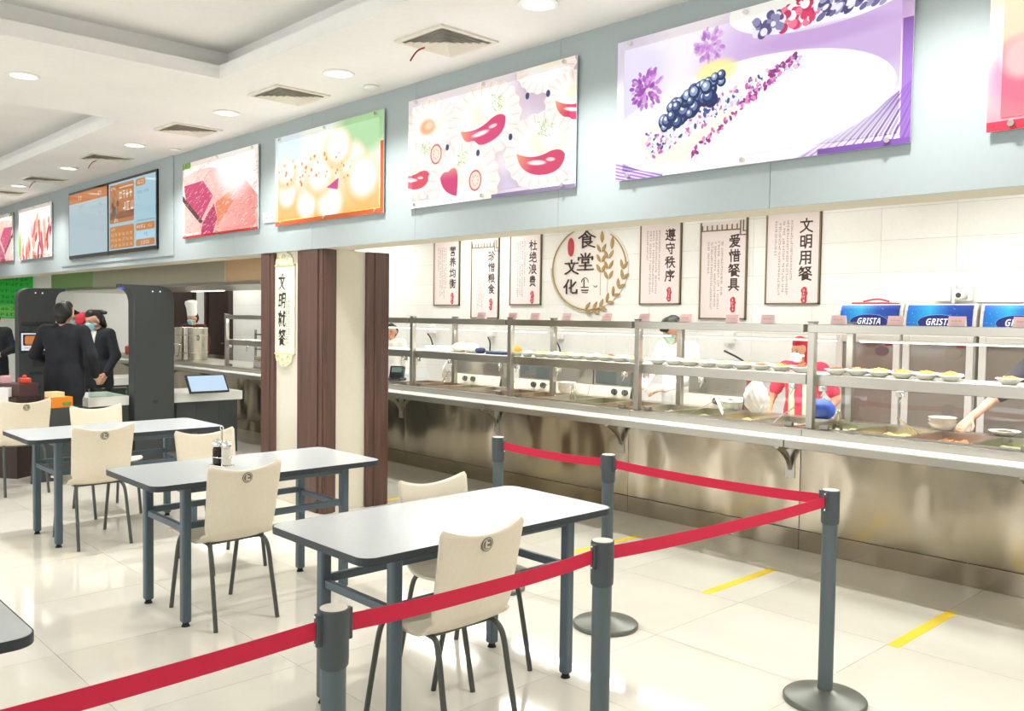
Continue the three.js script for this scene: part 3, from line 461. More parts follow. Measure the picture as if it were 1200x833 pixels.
// slogan posters on the back wall
const PZ = Z0;
function poster(cx, y0, w, h, text, notched, label) {
  const o = thing('slogan_poster', label, 'poster', [cx, y0, PZ], 0, 'slogan posters on the tiled wall');
  const W = 320, H = Math.round(320 * h / w);
  const tex = canvasTex(W, H, (x) => {
    x.fillStyle = '#e6dad9'; x.fillRect(0, 0, W, H);
    const top = notched ? 70 : 40, s = 78, gx = W * 0.62, gy = notched ? H * 0.135 : H * 0.19;
    [...text].forEach((c, i) => glyph(x, c, gx, gy + i * (s + 7), s, 8.6, '#3a2723'));
    x.fillStyle = '#b92f3d'; const bx0 = gx + 22, by = gy + 4 * (s + 7) + 26; x.beginPath(); x.roundRect(bx0, by, 30, 92, 15); x.fill(); x.beginPath(); x.arc(bx0 + 8, by + 20, 13, 0, 7); x.arc(bx0 + 22, by + 34, 13, 0, 7); x.arc(bx0 + 8, by + 70, 13, 0, 7); x.fill();
    for (let k = 0; k < 4; k++) lines(x, bx0 + 6, by + 10 + k * 19, 1, 14, '#f4d9d6');
    smallText(x, W * 0.46, notched ? H * 0.2 : H * 0.2, 5, 28, 24, 13.5, '#9b8c86', [24, 30, 29, 30, 14]);
  });
  put('panel', bx(-w / 2, w / 2, 0, h, 0.004, 0.016), std(0xe6dad9, 0.7), o);
  put('printed_face', new THREE.PlaneGeometry(w - 0.01, h - 0.01).translate(0, h / 2, 0.0165), std(0xffffff, 0.65, 0, { map: tex }), o);
  const br = std(0x7b6a4a, 0.5), t = 0.016, e = 0.024;
  put('frame_side', bx(-w / 2, -w / 2 + t, 0, h, 0, e), br, o); put('frame_side', bx(w / 2 - t, w / 2, 0, h + (notched ? 0.06 : 0), 0, e), br, o); put('frame_bottom', bx(-w / 2, w / 2, 0, t, 0, e), br, o);
  if (notched) {
    put('frame_top', bx(-w / 2, w / 2 - 0.08, h - 0.1, h - 0.1 + t * 0.8, 0, e), br, o);
    for (let k = 0; k < 8; k++) put('roof_tooth', bx(-w / 2 + 0.02 + k * 0.062, -w / 2 + 0.02 + k * 0.062 + 0.012, h - 0.09, h - 0.035, 0, e), br, o);
    put('roof_corner', [bx(w / 2 - 0.09, w / 2 - 0.078, h - 0.16, h + 0.0, 0, e), bx(w / 2 - 0.09, w / 2, h - 0.16, h - 0.148, 0, e), bx(w / 2 - 0.055, w / 2 - 0.043, h - 0.12, h, 0, e), bx(w / 2 - 0.055, w / 2, h - 0.12, h - 0.108, 0, e)], br, o);
  } else put('frame_top', bx(-w / 2, w / 2, h - t, h, 0, e), br, o);
}
poster(-4.552, 1.775, 0.6, 1.06, '文明用餐', false, 'tall pink poster reading 文明用餐, above the blue topped cabinets');
poster(-5.365, 1.615, 0.585, 1.05, '爱惜餐具', true, 'tall pink poster reading 爱惜餐具 with roof-like notched top, above the white coated server');
poster(-6.2, 1.775, 0.58, 1.06, '遵守秩序', false, 'tall pink poster reading 遵守秩序 beside the round wheat emblem');
poster(-8.405, 1.77, 0.59, 1.06, '杜绝浪费', false, 'tall pink poster reading 杜绝浪费, between the round wheat emblem and a notched poster');
poster(-9.21, 1.585, 0.575, 1.08, '珍惜粮食', true, 'tall pink poster reading 珍惜粮食 with roof-like notched top, near the wood column');
poster(-10.05, 1.765, 0.59, 1.06, '营养均衡', false, 'tall pink poster reading 营养均衡, nearest the wood column');
{ // round emblem of the canteen with wheat ears
  const o = thing('wheat_emblem', 'round white emblem with the words 食堂文化 and golden wheat ears', 'wall emblem', [-7.28, 2.225, PZ + 0.003]);
  const R = 0.615, gold = std(0xa88c58, 0.5), dark = std(0x45302a, 0.55);
  put('disc', new THREE.CylinderGeometry(R, R, 0.012, 64).rotateX(Math.PI / 2).scale(1, 0.83, 1).translate(0, 0, 0.006), std(0xe9e3dd, 0.7), o);
  put('ring_arc', new THREE.TorusGeometry(R, 0.009, 8, 90, 3.35).rotateZ(1.75).scale(1, 0.83, 1).translate(0, 0, 0.02), gold, o);
  put('ring_arc', new THREE.TorusGeometry(R + 0.03, 0.006, 8, 40, 2.0).rotateZ(3.1).scale(1, 0.83, 1).translate(0, 0, 0.016), std(0xc9bd9c, 0.5), o);
  put('ring_arc', new THREE.TorusGeometry(R - 0.03, 0.008, 8, 40, 0.85).rotateZ(0.1).scale(1, 0.83, 1).translate(0, 0, 0.02), gold, o);
  const P = (px, py) => [(px - 350) / 475, -(py - 400) / 620]; // from the emblem's drawing grid
  const word = (ch, px, py, s) => { const [gx, gy] = P(px, py), k = s / 475, ky = s / 620, bars = [];
    for (const st of GLYPH[ch].split(';')) { const p = st.split(' ').map((q) => q.split(',').map(Number)); for (let i = 0; i + 1 < p.length; i++) { const a = V(gx + p[i][0] / 100 * k, gy - p[i][1] / 100 * ky, 0.018), b = V(gx + p[i + 1][0] / 100 * k, gy - p[i + 1][1] / 100 * ky, 0.018); const d = b.clone().sub(a).normalize().multiplyScalar(0.011); bars.push(beam(a.sub(d), b.add(d), 0.024, 0.016)); } }
    put('character', bars, dark, o); };
  word('食', 262, 115, 135); word('堂', 255, 285, 135); word('文', 155, 330, 115); word('化', 150, 480, 115);
  const tg = new THREE.Shape(); tg.absellipse(0, 0, 0.05, 0.115, 0, Math.PI * 2); const [tx, ty] = P(205, 232); put('red_tag', extrude(tg, 0.012, 0.003).translate(tx, ty, 0.012), std(0xb92f3d, 0.5), o);
  const leafS = new THREE.Shape(); leafS.moveTo(0, 0); leafS.quadraticCurveTo(0.035, 0.06, 0, 0.135); leafS.quadraticCurveTo(-0.035, 0.06, 0, 0);
  const leafG = extrude(leafS, 0.01, 0.003, 5), lf = (px, py, ang, s = 1) => { const [a, b] = P(px, py), m = put('wheat_grain', leafG, gold, o); m.position.set(a, b, 0.016); m.rotation.z = ang; m.scale.set(s * 1.15, s * 0.86, 1); };
  lf(450, 215, 0.03, 1.25); lf(522, 265, -0.1, 1.25);
  for (const y of [285, 360, 435]) { lf(440, y, 0.55); lf(450, y, -0.55); }
  for (const y of [335, 412, 487]) { lf(495, y, 0.5); lf(505, y, -0.55); }
  const curve = [[605, 415], [605, 490], [575, 555], [535, 612], [490, 660], [440, 700], [388, 716], [330, 715]];
  curve.forEach(([a, b], i) => { lf(a, b, 0.25 - i * 0.12 + (i > 4 ? -0.1 : 0)); lf(a, b + 2, -0.75 - i * 0.2); });
  const [sx, sy] = P(440, 440), [ux, uy] = P(440, 610), [s2, t2] = P(495, 490), [u2, v2] = P(490, 585); put('stalk', [bar(V(sx, sy, 0.016), V(ux, uy, 0.016), 0.003), bar(V(s2, t2, 0.016), V(u2, v2, 0.016), 0.003)], std(0xbfae8a, 0.6), o);
  const [lx, ly] = P(320, 520); put('small_crest', [new THREE.TorusGeometry(0.055, 0.005, 6, 24, Math.PI).translate(lx, ly + 0.02, 0.016), bx(lx - 0.06, lx + 0.06, ly - 0.045, ly - 0.035, 0.01, 0.02), bx(lx - 0.02, lx - 0.008, ly - 0.04, ly + 0.06, 0.01, 0.02), bx(lx - 0.06, lx + 0.06, ly - 0.085, ly - 0.07, 0.01, 0.018), bx(lx - 0.05, lx + 0.05, ly - 0.11, ly - 0.1, 0.01, 0.018)], dark, o);
  const [gx, gy] = P(402, 540); put('gull_mark', [bar(V(gx - 0.03, gy + 0.01, 0.016), V(gx, gy - 0.01, 0.016), 0.004), bar(V(gx, gy - 0.01, 0.016), V(gx + 0.03, gy + 0.01, 0.016), 0.004)], dark, o);
}
{ // cctv bracket and junction box above the cabinets
  const o = thing('security_camera', 'small white security camera on the tiled wall above the middle cabinet', 'camera', [-2.93, 1.8, Z0]);
  put('junction_box', rbx(-0.2, -0.07, 0, 0.12, 0, 0.06, 0.006), M.plasticWhite, o); put('bracket', [rbx(-0.06, -0.03, -0.02, 0.14, 0, 0.07, 0.005), rbx(0.07, 0.1, 0.0, 0.13, 0, 0.07, 0.005), bx(-0.05, 0.09, 0.0, 0.02, 0.0, 0.04)], M.plasticWhite, o);
  const b = put('camera_body', new THREE.CylinderGeometry(0.045, 0.05, 0.11, 20).rotateX(Math.PI / 2).translate(0.02, 0.06, 0.08), M.plasticWhite, o); put('lens', new THREE.CylinderGeometry(0.022, 0.022, 0.01, 16).rotateX(Math.PI / 2).translate(0.02, 0.05, 0.138), M.charcoal, b);
}
tag(put('cable_duct', rbx(-2.8, -1.2, 1.79, 1.825, Z0, Z0 + 0.03, 0.004), M.plasticWhite), 'thin white cable duct running along the wall above the cabinets', 'cable duct');
// the far left: green notice and two dark doors in the end wall
{ const o = thing('green_notice', 'bright green notice board on the far end wall', 'notice', [X0 + 0.003, 1.46, -4.32], Math.PI / 2);
  const tex = canvasTex(256, 256, (x, w, h) => { x.fillStyle = '#35c94a'; x.fillRect(0, 0, w, h); soft(x, w * 0.5, h * 0.85, w * 0.4, 'rgba(140,226,110,0.8)', 1, 0.5); for (const y of [0.04, 0.16, 0.32, 0.46, 0.58, 0.74, 0.88]) lines(x, w * 0.3, h * y, 8, h * 0.07, '#1c7a33'); blob(x, w * 0.1, h * 0.5, 34, '#e6f0e2'); });
  put('board', rbx(-0.5, 0.5, 0, 0.78, 0.0, 0.03, 0.005), std(0x35c94a, 0.6), o); put('printed_face', new THREE.PlaneGeometry(0.98, 0.76).translate(0, 0.39, 0.0305), std(0xffffff, 0.5, 0, { map: tex }), o); }
const door = (z0, z1, ajar) => { const o = structure('door'); o.name = 'door_' + (ajar ? 2 : 1); names[o.name] = 1; o.position.set(X0, 0, 0);
  put('door_frame', [bx(0, 0.08, 0, 2.12, z0, z0 + 0.06), bx(0, 0.08, 0, 2.12, z1 - 0.06, z1), bx(0, 0.08, 2.06, 2.12, z0, z1)], M.darkWood, o);
  const leaf = put('door_leaf', metreUV(bx(0.01, 0.05, 0, 2.06, z0 + 0.06, z1 - 0.06), 0.9), M.darkWood, o); put('handle', bar(V(0.07, 1.0, z1 - 0.14), V(0.07, 1.0, z1 - 0.26), 0.012), M.chrome, leaf); };
door(-7.9, -7.1, false);
{ const o = structure('door_2', [-16.95, 0, Z0]);   // brown door in the back wall, standing open
  put('door_frame', [bx(-1.05, -0.97, 0, 2.12, 0, 0.1), bx(0.0, 0.08, 0, 2.12, 0, 0.1), bx(-1.05, 0.08, 2.06, 2.12, 0, 0.1)], M.darkWood, o);
  const leaf = put('door_leaf', metreUV(bx(-0.97, 0, 0, 2.06, 0.02, 0.06), 0.9), M.darkWood, o); put('handle', bar(V(-0.12, 1.0, 0.09), V(-0.24, 1.0, 0.09), 0.012), M.chrome, leaf); put('kick_plate', bx(-0.95, -0.02, 0.1, 0.75, 0.06, 0.065), M.steelDark, leaf); }
// ================================================================ SERVING COUNTER
const CZ = -5.70, CT = 0.855, UW = 1.536, JX = -3.066;
{ // base units with kick panels and curved brackets
  let first = null;
  for (let k = -2; k <= 9; k++) {
    const x1 = JX - (k - 1) * UW, pos = [x1, 0, CZ];
    const label = 'stainless counter unit with plain front panel, ' + ['out past the dark shirted server', 'at the end by the side wall', 'below the dark shirted server', 'below the red shirted server', 'below the white coated server', 'below the dark windowed warmers', 'below the card terminal', 'hidden behind the wood column', 'below the far serving guard', 'below the soup barrel', 'below the orange basket', 'at the far end by the green notice'][k + 2];
    if (first) { dup(first, pos, 0, label); continue; }
    const o = first = thing('serving_counter', label, 'counter', pos, 0, 'stainless counter units in a row');
    put('carcass', bx(-UW + 0.002, -0.002, 0, 0.69, -0.82, -0.022), M.steelDark, o);
    put('front_panel', metreUV(rbx(-UW + 0.0015, -0.0015, 0.146, 0.796, -0.02, 0, 0.003), 0.7), M.steel, o);
    put('kick_panel', metreUV(rbx(-UW + 0.0015, -0.0015, 0.0, 0.141, -0.02, -0.001, 0.003), 0.7, 0.4), M.steel, o);
    for (const q of [-1.3, -0.86, -0.42]) put('rivet', ball(0.005, q, 0.1435, -0.0035, 1, 1, 0.6, 8), M.steelDark, o);
  }
}
{ // continuous tray ledge and worktop rim
  const xa = JX - 9 * UW, xb = JX + 3 * UW;
  const o = thing('tray_ledge', 'long white topped tray ledge with steel apron along the serving counter', 'ledge', [0, 0.745, CZ]);
  put('slab', bx(xa, xb, 0.0515, 0.056, 0.0, 0.235), M.whiteTop, o);
  for (let k = 0; k < 12; k++) put('apron', metreUV(rbx(xa + k * UW + 0.002, xa + (k + 1) * UW - 0.002, 0, 0.0515, 0.0, 0.24, 0.004), 0.4), M.steelFlat, o);
    const sh = new THREE.Shape(); sh.moveTo(0, 0); sh.quadraticCurveTo(0.03, 0.12, 0.2, 0.185); sh.lineTo(0.2, 0.2); sh.lineTo(0, 0.2); sh.lineTo(0, 0.17); sh.lineTo(0.1, 0.17); sh.quadraticCurveTo(0.03, 0.13, 0.012, 0.05); sh.lineTo(0.0, 0.05); sh.closePath();
    const brG = mergeGeometries([extrude(sh, 0.03, 0.002).rotateY(-Math.PI / 2).translate(-0.06, -0.202, 0.0025), bx(-0.11, -0.04, -0.245, 0, 0.0005, 0.006)].map(prep));
  for (let k = 0; k < 12; k++) put('bracket', brG, M.steelFlat, o).position.x = xa + (k + 1) * UW;
  const t = thing('counter_top', 'stainless counter top rim around the row of food pans', 'counter top', [0, 0.8, CZ]);
  for (let k = 0; k < 12; k++) put('front_rim', metreUV(rbx(xa + k * UW + 0.001, xa + (k + 1) * UW - 0.001, -0.002, 0.055, -0.1, 0.0, 0.004), 0.4), M.steelFlat, t);
  put('back_rim', bx(xa, xb, 0.03, 0.055, -0.82, -0.66), M.steelFlat, t);
  put('plain_top', bx(xa, -8.15, 0.045, 0.055, -0.66, -0.1), M.steelFlat, t);
}
// food pans with food
const foodMat = [[0xe9cf86, 'pale yellow egg'], [0xd9b478, 'golden fried pieces'], [0xbcc18a, 'pale green vegetables'], [0xbf8658, 'light brown braised meat'], [0xece4cc, 'white noodles']].map(([c, n]) => [std(c, 0.55, 0, { bumpMap: foodBump, bumpScale: 0.012 }), n]);
function lumps(w, d, y, n, r, kk = 1) { const g = [new THREE.BoxGeometry(w, 0.02, d).translate(0, y - 0.01, 0)]; for (let i = 0; i < n; i++) { const a = rr(-w, w) * 0.44, b = rr(-d, d) * 0.44, s = rr(0.6, 1.2) * r; g.push(new THREE.IcosahedronGeometry(s, 1).scale(1.3, 0.6 * kk, 1).rotateY(rr(0, 6)).rotateZ(rr(-0.4, 0.4)).translate(a, y, b)); } return g; }
{
  const pw = 0.355, pd = 0.545, t = 0.004;
  const body = [bx(-pw / 2, pw / 2, -0.15, -0.146, -pd / 2, pd / 2), bx(-pw / 2, -pw / 2 + t, -0.15, 0, -pd / 2, pd / 2), bx(pw / 2 - t, pw / 2, -0.15, 0, -pd / 2, pd / 2), bx(-pw / 2, pw / 2, -0.15, 0, -pd / 2, -pd / 2 + t), bx(-pw / 2, pw / 2, -0.15, 0, pd / 2 - t, pd / 2),
    bx(-pw / 2 - 0.012, -pw / 2 + t, 0, 0.006, -pd / 2 - 0.01, pd / 2 + 0.01), bx(pw / 2 - t, pw / 2 + 0.012, 0, 0.006, -pd / 2 - 0.01, pd / 2 + 0.01), bx(-pw / 2, pw / 2, 0, 0.006, -pd / 2 - 0.01, -pd / 2 + t), bx(-pw / 2, pw / 2, 0, 0.006, pd / 2 - t, pd / 2 + 0.01)];
  const bodyG = mergeGeometries(body.map(prep)), foodG = [0, 1, 2].map((k) => mergeGeometries(lumps(pw - 0.02, pd - 0.02, -0.05, 60, 0.024).map(prep)));
  for (let k = 0; k < 18; k++) {
    const x = -7.95 + k * 0.384, f = foodMat[(k * 3 + (k >> 2)) % 5];
    const o = thing('food_pan', 'stainless food pan of ' + f[1] + ' sunk in the counter', 'food pan', [x, CT + 0.0, CZ - 0.38], 0, 'food pans with ' + f[1]);
    put('pan', bodyG, M.steelFlat, o); put('food', foodG[k % 3], f[0], o);
  }
}
// tongs and spoons leaning out of the pans
function tongs(x, z, turn, label) { const o = thing('serving_tongs', label, 'tongs', [x, CT - 0.045, z], turn, 'tongs in the food pans'); for (const s of [-1, 1]) put('arm', [beam(V(s * 0.03, 0.0, 0.08), V(s * 0.018, 0.09, -0.02), 0.022, 0.004), beam(V(s * 0.018, 0.09, -0.02), V(s * 0.004, 0.16, -0.12), 0.016, 0.004)], M.chrome, o); }
function ladle(x, z, turn) { const o = thing('serving_spoon', 'long steel serving spoon leaning out of a food pan', 'spoon', [x, CT - 0.045, z], turn, 'spoons in the food pans'); put('handle', beam(V(0, 0.012, 0.02), V(0, 0.17, -0.22), 0.018, 0.005), M.chrome, o); put('bowl', new THREE.SphereGeometry(0.04, 16, 8, 0, 7, 1.6, 1.5).scale(1, 0.5, 1.25).translate(0, 0.022, 0.055), std(0xd8d8d2, 0.2, 1, { side: THREE.DoubleSide }), o); }
for (const [x, z, t] of [[-5.55, -6.05, 0.8], [-2.95, -6.0, 0.4], [-2.42, -6.0, 2.6], [-3.42, -6.02, -0.9]]) tongs(x, z, t, 'steel tongs resting in a food pan');
for (const [x, z, t] of [[-7.5, -6.02, 0.4], [-6.6, -6.05, -0.9], [-6.1, -6.0, -1.1], [-5.85, -6.05, -0.8], [-4.2, -6.0, -1.0], [-3.9, -6.02, 0.9]]) ladle(x, z, t);
// ---------------------------------------------------------------- sneeze guards
{
  let first = null;
  const mk = (x, where) => {
    const o = thing('serving_guard', 'glass and steel guard with two shelves, ' + where, 'food guard', [x, CT, CZ], 0, 'serving guards in a row on the counter');
    const w = UW - 0.03, T = 1.585 - CT, Mid = 1.235 - CT;
    for (const z of [-0.075, -0.66]) { put('post', rbx(0, 0.05, 0, T + 0.012, z - 0.025, z + 0.025, 0.004), M.steelFlat, o); put('post_cap', rbx(-0.004, 0.054, T + 0.012, T + 0.02, z - 0.03, z + 0.03, 0.003), M.steelDark, o); }
    put('top_rail', metreUV(rbx(0.0, w, T - 0.058, T, -0.08, -0.045, 0.004), 0.6), M.steelFlat, o);
    put('top_rail', metreUV(rbx(0.05, w, T - 0.058, T, -0.69, -0.655, 0.004), 0.6), M.steelFlat, o);
    put('top_glass', bx(0.05, w, T - 0.006, T, -0.655, -0.08), M.glassGreen, o);
    put('rail_stub', rbx(w - 0.03, w, T - 0.056, T - 0.002, -0.655, -0.08, 0.003), M.steelDark, o);
    put('middle_shelf', metreUV(rbx(0.0, w, Mid - 0.078, Mid, -0.5, -0.1, 0.005), 0.6), M.steelFlat, o);
    put('front_glass', bx(0.055, w - 0.01, 0.016, Mid - 0.08, -0.082, -0.076), M.glass, o);
    for (const q of [0.1, w - 0.14]) put('glass_clip', rbx(q, q + 0.06, 0.0, 0.032, -0.096, -0.062, 0.004), M.steelDark, o);
    for (const q of [0.08, 0.62, w - 0.12]) put('shelf_clip', [rbx(q, q + 0.05, Mid - 0.115, Mid - 0.075, -0.1, -0.07, 0.004), tubeG([V(q + 0.03, Mid - 0.09, -0.066), V(q + 0.05, Mid - 0.1, -0.055), V(q + 0.03, Mid - 0.14, -0.06), V(q + 0.02, Mid - 0.15, -0.07)], 0.005, 12, 6)], M.chrome, o);
    for (const [y, z] of [[1.463 - CT, -0.665], [T - 0.043, -0.094]]) {
      const t = put('tube_light', [rbx(0.08, w - 0.05, y, y + 0.012, z - 0.012, z + 0.012, 0.003)], M.plasticWhite, o);
      put('tube_lens', rbx(0.09, w - 0.06, y - 0.007, y, z - 0.009, z + 0.009, 0.003), glow(0xffffff, 3.2), t);
      const l = new THREE.RectAreaLight(0xffffff, L.tube, w - 0.15, 0.018); l.position.set((w + 0.03) / 2, y - 0.014, z); l.rotation.x = -Math.PI / 2; o.add(l);
    }
    return o;
  };
  ['in front of the dark shirted server', 'in front of the first two blue topped cabinets', 'in front of the white coated server', 'below the round wheat emblem', 'next to the wood column', 'half hidden behind the wood column'].forEach((t, i) => mk(JX - (i - 1) * UW, t));
  mk(-12.1, 'over the yellow food tubs');
}
// folded pink price cards on the top rail
{ const tex = canvasTex(128, 80, (x, w, h) => { x.fillStyle = '#fbdfe3'; x.fillRect(0, 0, w, h); lines(x, 24, 30, 5, 14, '#e0929e'); }), paper = phys(0xffffff, 1, { map: tex, transmission: 0.5, thickness: 0, side: THREE.DoubleSide });
  const sheet = (q) => new THREE.PlaneGeometry(0.1, 0.066).rotateX(-q * 0.34).translate(0, 0.0312, q * 0.011), plainT = phys(0xfde4e7, 1, { transmission: 0.5, thickness: 0, side: THREE.DoubleSide });
  for (const x of [-6.55, -6.1, -5.8, -5.4, -4.93, -4.53, -4.12, -3.7, -3.4, -2.86, -2.47, -2.09, -1.72]) {
    const o = thing('price_card', 'small pink folded card standing on the top glass shelf', 'price card', [x, 1.586, -5.79], 0.12, 'pink cards along the glass shelf');
put('front_flap', sheet(1), paper, o); put('back_flap', sheet(-1), plainT, o);
  } }
// dishes of food on the middle shelf
{
  const dishG = lathe([[0, 0.004], [0.035, 0.004], [0.04, 0], [0.045, 0.006], [0.078, 0.034], [0.086, 0.04], [0.083, 0.043], [0.07, 0.035], [0.04, 0.012], [0, 0.01]], 28);
  const kinds = [[std(0xe9c65c, 0.6), 'yellow'], [std(0xd98a3a, 0.6), 'orange fried'], [std(0xe9dcae, 0.6), 'pale'], [std(0xa9b25a, 0.6), 'green and yellow'], [std(0x9a4a2c, 0.6), 'brown and red']];
  const heap = [0, 1, 2].map(() => { const g = [new THREE.SphereGeometry(0.062, 16, 6, 0, 7, 0, 1.57).scale(1, 0.35, 1).translate(0, 0.028, 0)]; for (let i = 0; i < 34; i++) { const a = rr(0, 6.28), q = Math.sqrt(rnd()) * 0.058; g.push(new THREE.IcosahedronGeometry(rr(0.008, 0.015), 0).scale(1.7, 0.8, 0.9).rotateY(rr(0, 6)).rotateZ(rr(-0.6, 0.6)).translate(Math.cos(a) * q, 0.052 - q * 0.25, Math.sin(a) * q)); } return mergeGeometries(g.map(prep)); });
  const row = (x0, x1, n, z, kindOf) => { for (let i = 0; i < n; i++) { const x = x0 + (x1 - x0) * i / (n - 1 || 1), k = kinds[kindOf(i)];
    const o = thing('food_dish', 'white dish of ' + k[1] + ' food on the middle glass guard shelf', 'dish', [x, 1.2352, z], rr(0, 6), 'dishes of ' + k[1] + ' food'); put('dish', dishG, M.dish, o); put('food', heap[i % 3], k[0], o); o.scale.setScalar(0.92); } };
  row(-6.02, -4.73, 9, -5.91, (i) => [2, 3, 2, 3, 2, 2, 3, 2, 0][i]); row(-5.95, -4.8, 8, -6.07, (i) => [3, 2, 2, 3, 2, 4, 2, 1][i]);
  row(-4.48, -3.2, 9, -5.91, (i) => [2, 2, 2, 2, 0, 2, 4, 1, 4][i]); row(-4.4, -3.26, 8, -6.07, (i) => [2, 0, 2, 2, 1, 2, 4, 4][i]);
  row(-2.93, -2.16, 6, -5.91, (i) => [4, 0, 0, 1, 1, 1][i]); row(-2.86, -2.22, 5, -6.07, (i) => [4, 0, 1, 1, 1][i]);
  row(-1.82, -1.32, 4, -5.91, () => 1);
}
{ // left end of the shelf: foam tray, buns, folded navy cloth, orange fruit
  tag(put('foam_tray', [rbx(-7.62, -7.2, 1.2355, 1.255, -6.1, -5.88, 0.008), rbx(-7.6, -7.22, 1.255, 1.29, -6.08, -5.9, 0.015)], M.paper), 'long white tray on the left end of the middle shelf', 'tray');
  for (const x of [-7.1, -6.93]) tag(put('steamed_bun', ball(0.085, x, 1.283, -5.98, 1, 0.62, 1, 20), std(0xf6f2e6, 0.7)), 'large white bun next to the folded navy cloth', 'bun', 'white buns on the shelf');
  tag(put('folded_cloth', rbx(-6.82, -6.73, 1.2355, 1.29, -6.02, -5.93, 0.025, 3), M.navy), 'folded navy cloth on the middle shelf beside white buns', 'cloth');
  tag(put('serving_tray', [rbx(-6.62, -6.34, 1.2355, 1.262, -6.08, -5.9, 0.01), rbx(-6.78, -6.6, 1.254, 1.264, -6.0, -5.96, 0.004)], M.navy), 'flat navy tray with a long handle on the middle shelf', 'tray');
  const o = thing('fruit_dish', 'white dish holding one big orange fruit on the middle shelf', 'dish', [-6.25, 1.2353, -5.98]); put('dish', lathe([[0, 0], [0.04, 0], [0.08, 0.034], [0.076, 0.036], [0.038, 0.006], [0, 0.006]], 24), M.dish, o); put('fruit', ball(0.05, 0, 0.052, 0, 1.1, 0.9, 1.1, 18), M.orange, o);
}
// warming cabinets with knobs behind the pans
function warmer(x0, x1, dark, knobs, label) {
  const o = thing('warming_cabinet', label, 'food warmer', [(x0 + x1) / 2, 0, -6.605]), w = x1 - x0, h = w / 2;
  put('cabinet', bx(-h, h, 0, 0.94, -0.12, 0.03), M.steelDark, o);
  put('hood_plate', metreUV(rbx(-h, h, 0.945, 1.15, -0.1, 0.0, 0.006), 0.5), M.steelFlat, o);
  if (dark) put('dark_window', rbx(-h + 0.03, h - 0.03, 0.965, 1.13, 0.0, 0.006, 0.002), phys(0x4d5450, 0.15), o);
  const p = put('control_panel', new THREE.BoxGeometry(w, 0.11, 0.012).rotateX(-0.25).translate(0, 0.9, 0.055), std(0xe9e2cc, 0.45), o);
  for (const k of knobs) { const b = put('knob', new THREE.CylinderGeometry(0.028, 0.03, 0.03, 20).rotateX(Math.PI / 2 - 0.25).translate(k - (x0 + x1) / 2, 0.906, 0.075), M.charcoal, o); put('pointer', bx(-0.004, 0.004, -0.02, 0.02, 0, 0.004).translate(k - (x0 + x1) / 2, 0.91, 0.091), M.steelDark, b); }
}
warmer(-7.95, -7.1, false, [-7.67, -7.53], 'food warmer with two knobs at the left end of the counter');
warmer(-6.86, -6.33, true, [-6.56, -6.42], 'food warmer with a dark window and two knobs');
warmer(-6.31, -5.8, false, [], 'plain steel food warmer between two dark windows');
warmer(-5.79, -5.28, true, [-5.46, -5.33], 'food warmer with a dark window beside the white coated server');
warmer(-4.66, -4.07, false, [-4.32, -4.17], 'plain steel food warmer with two knobs beside a clear bag');
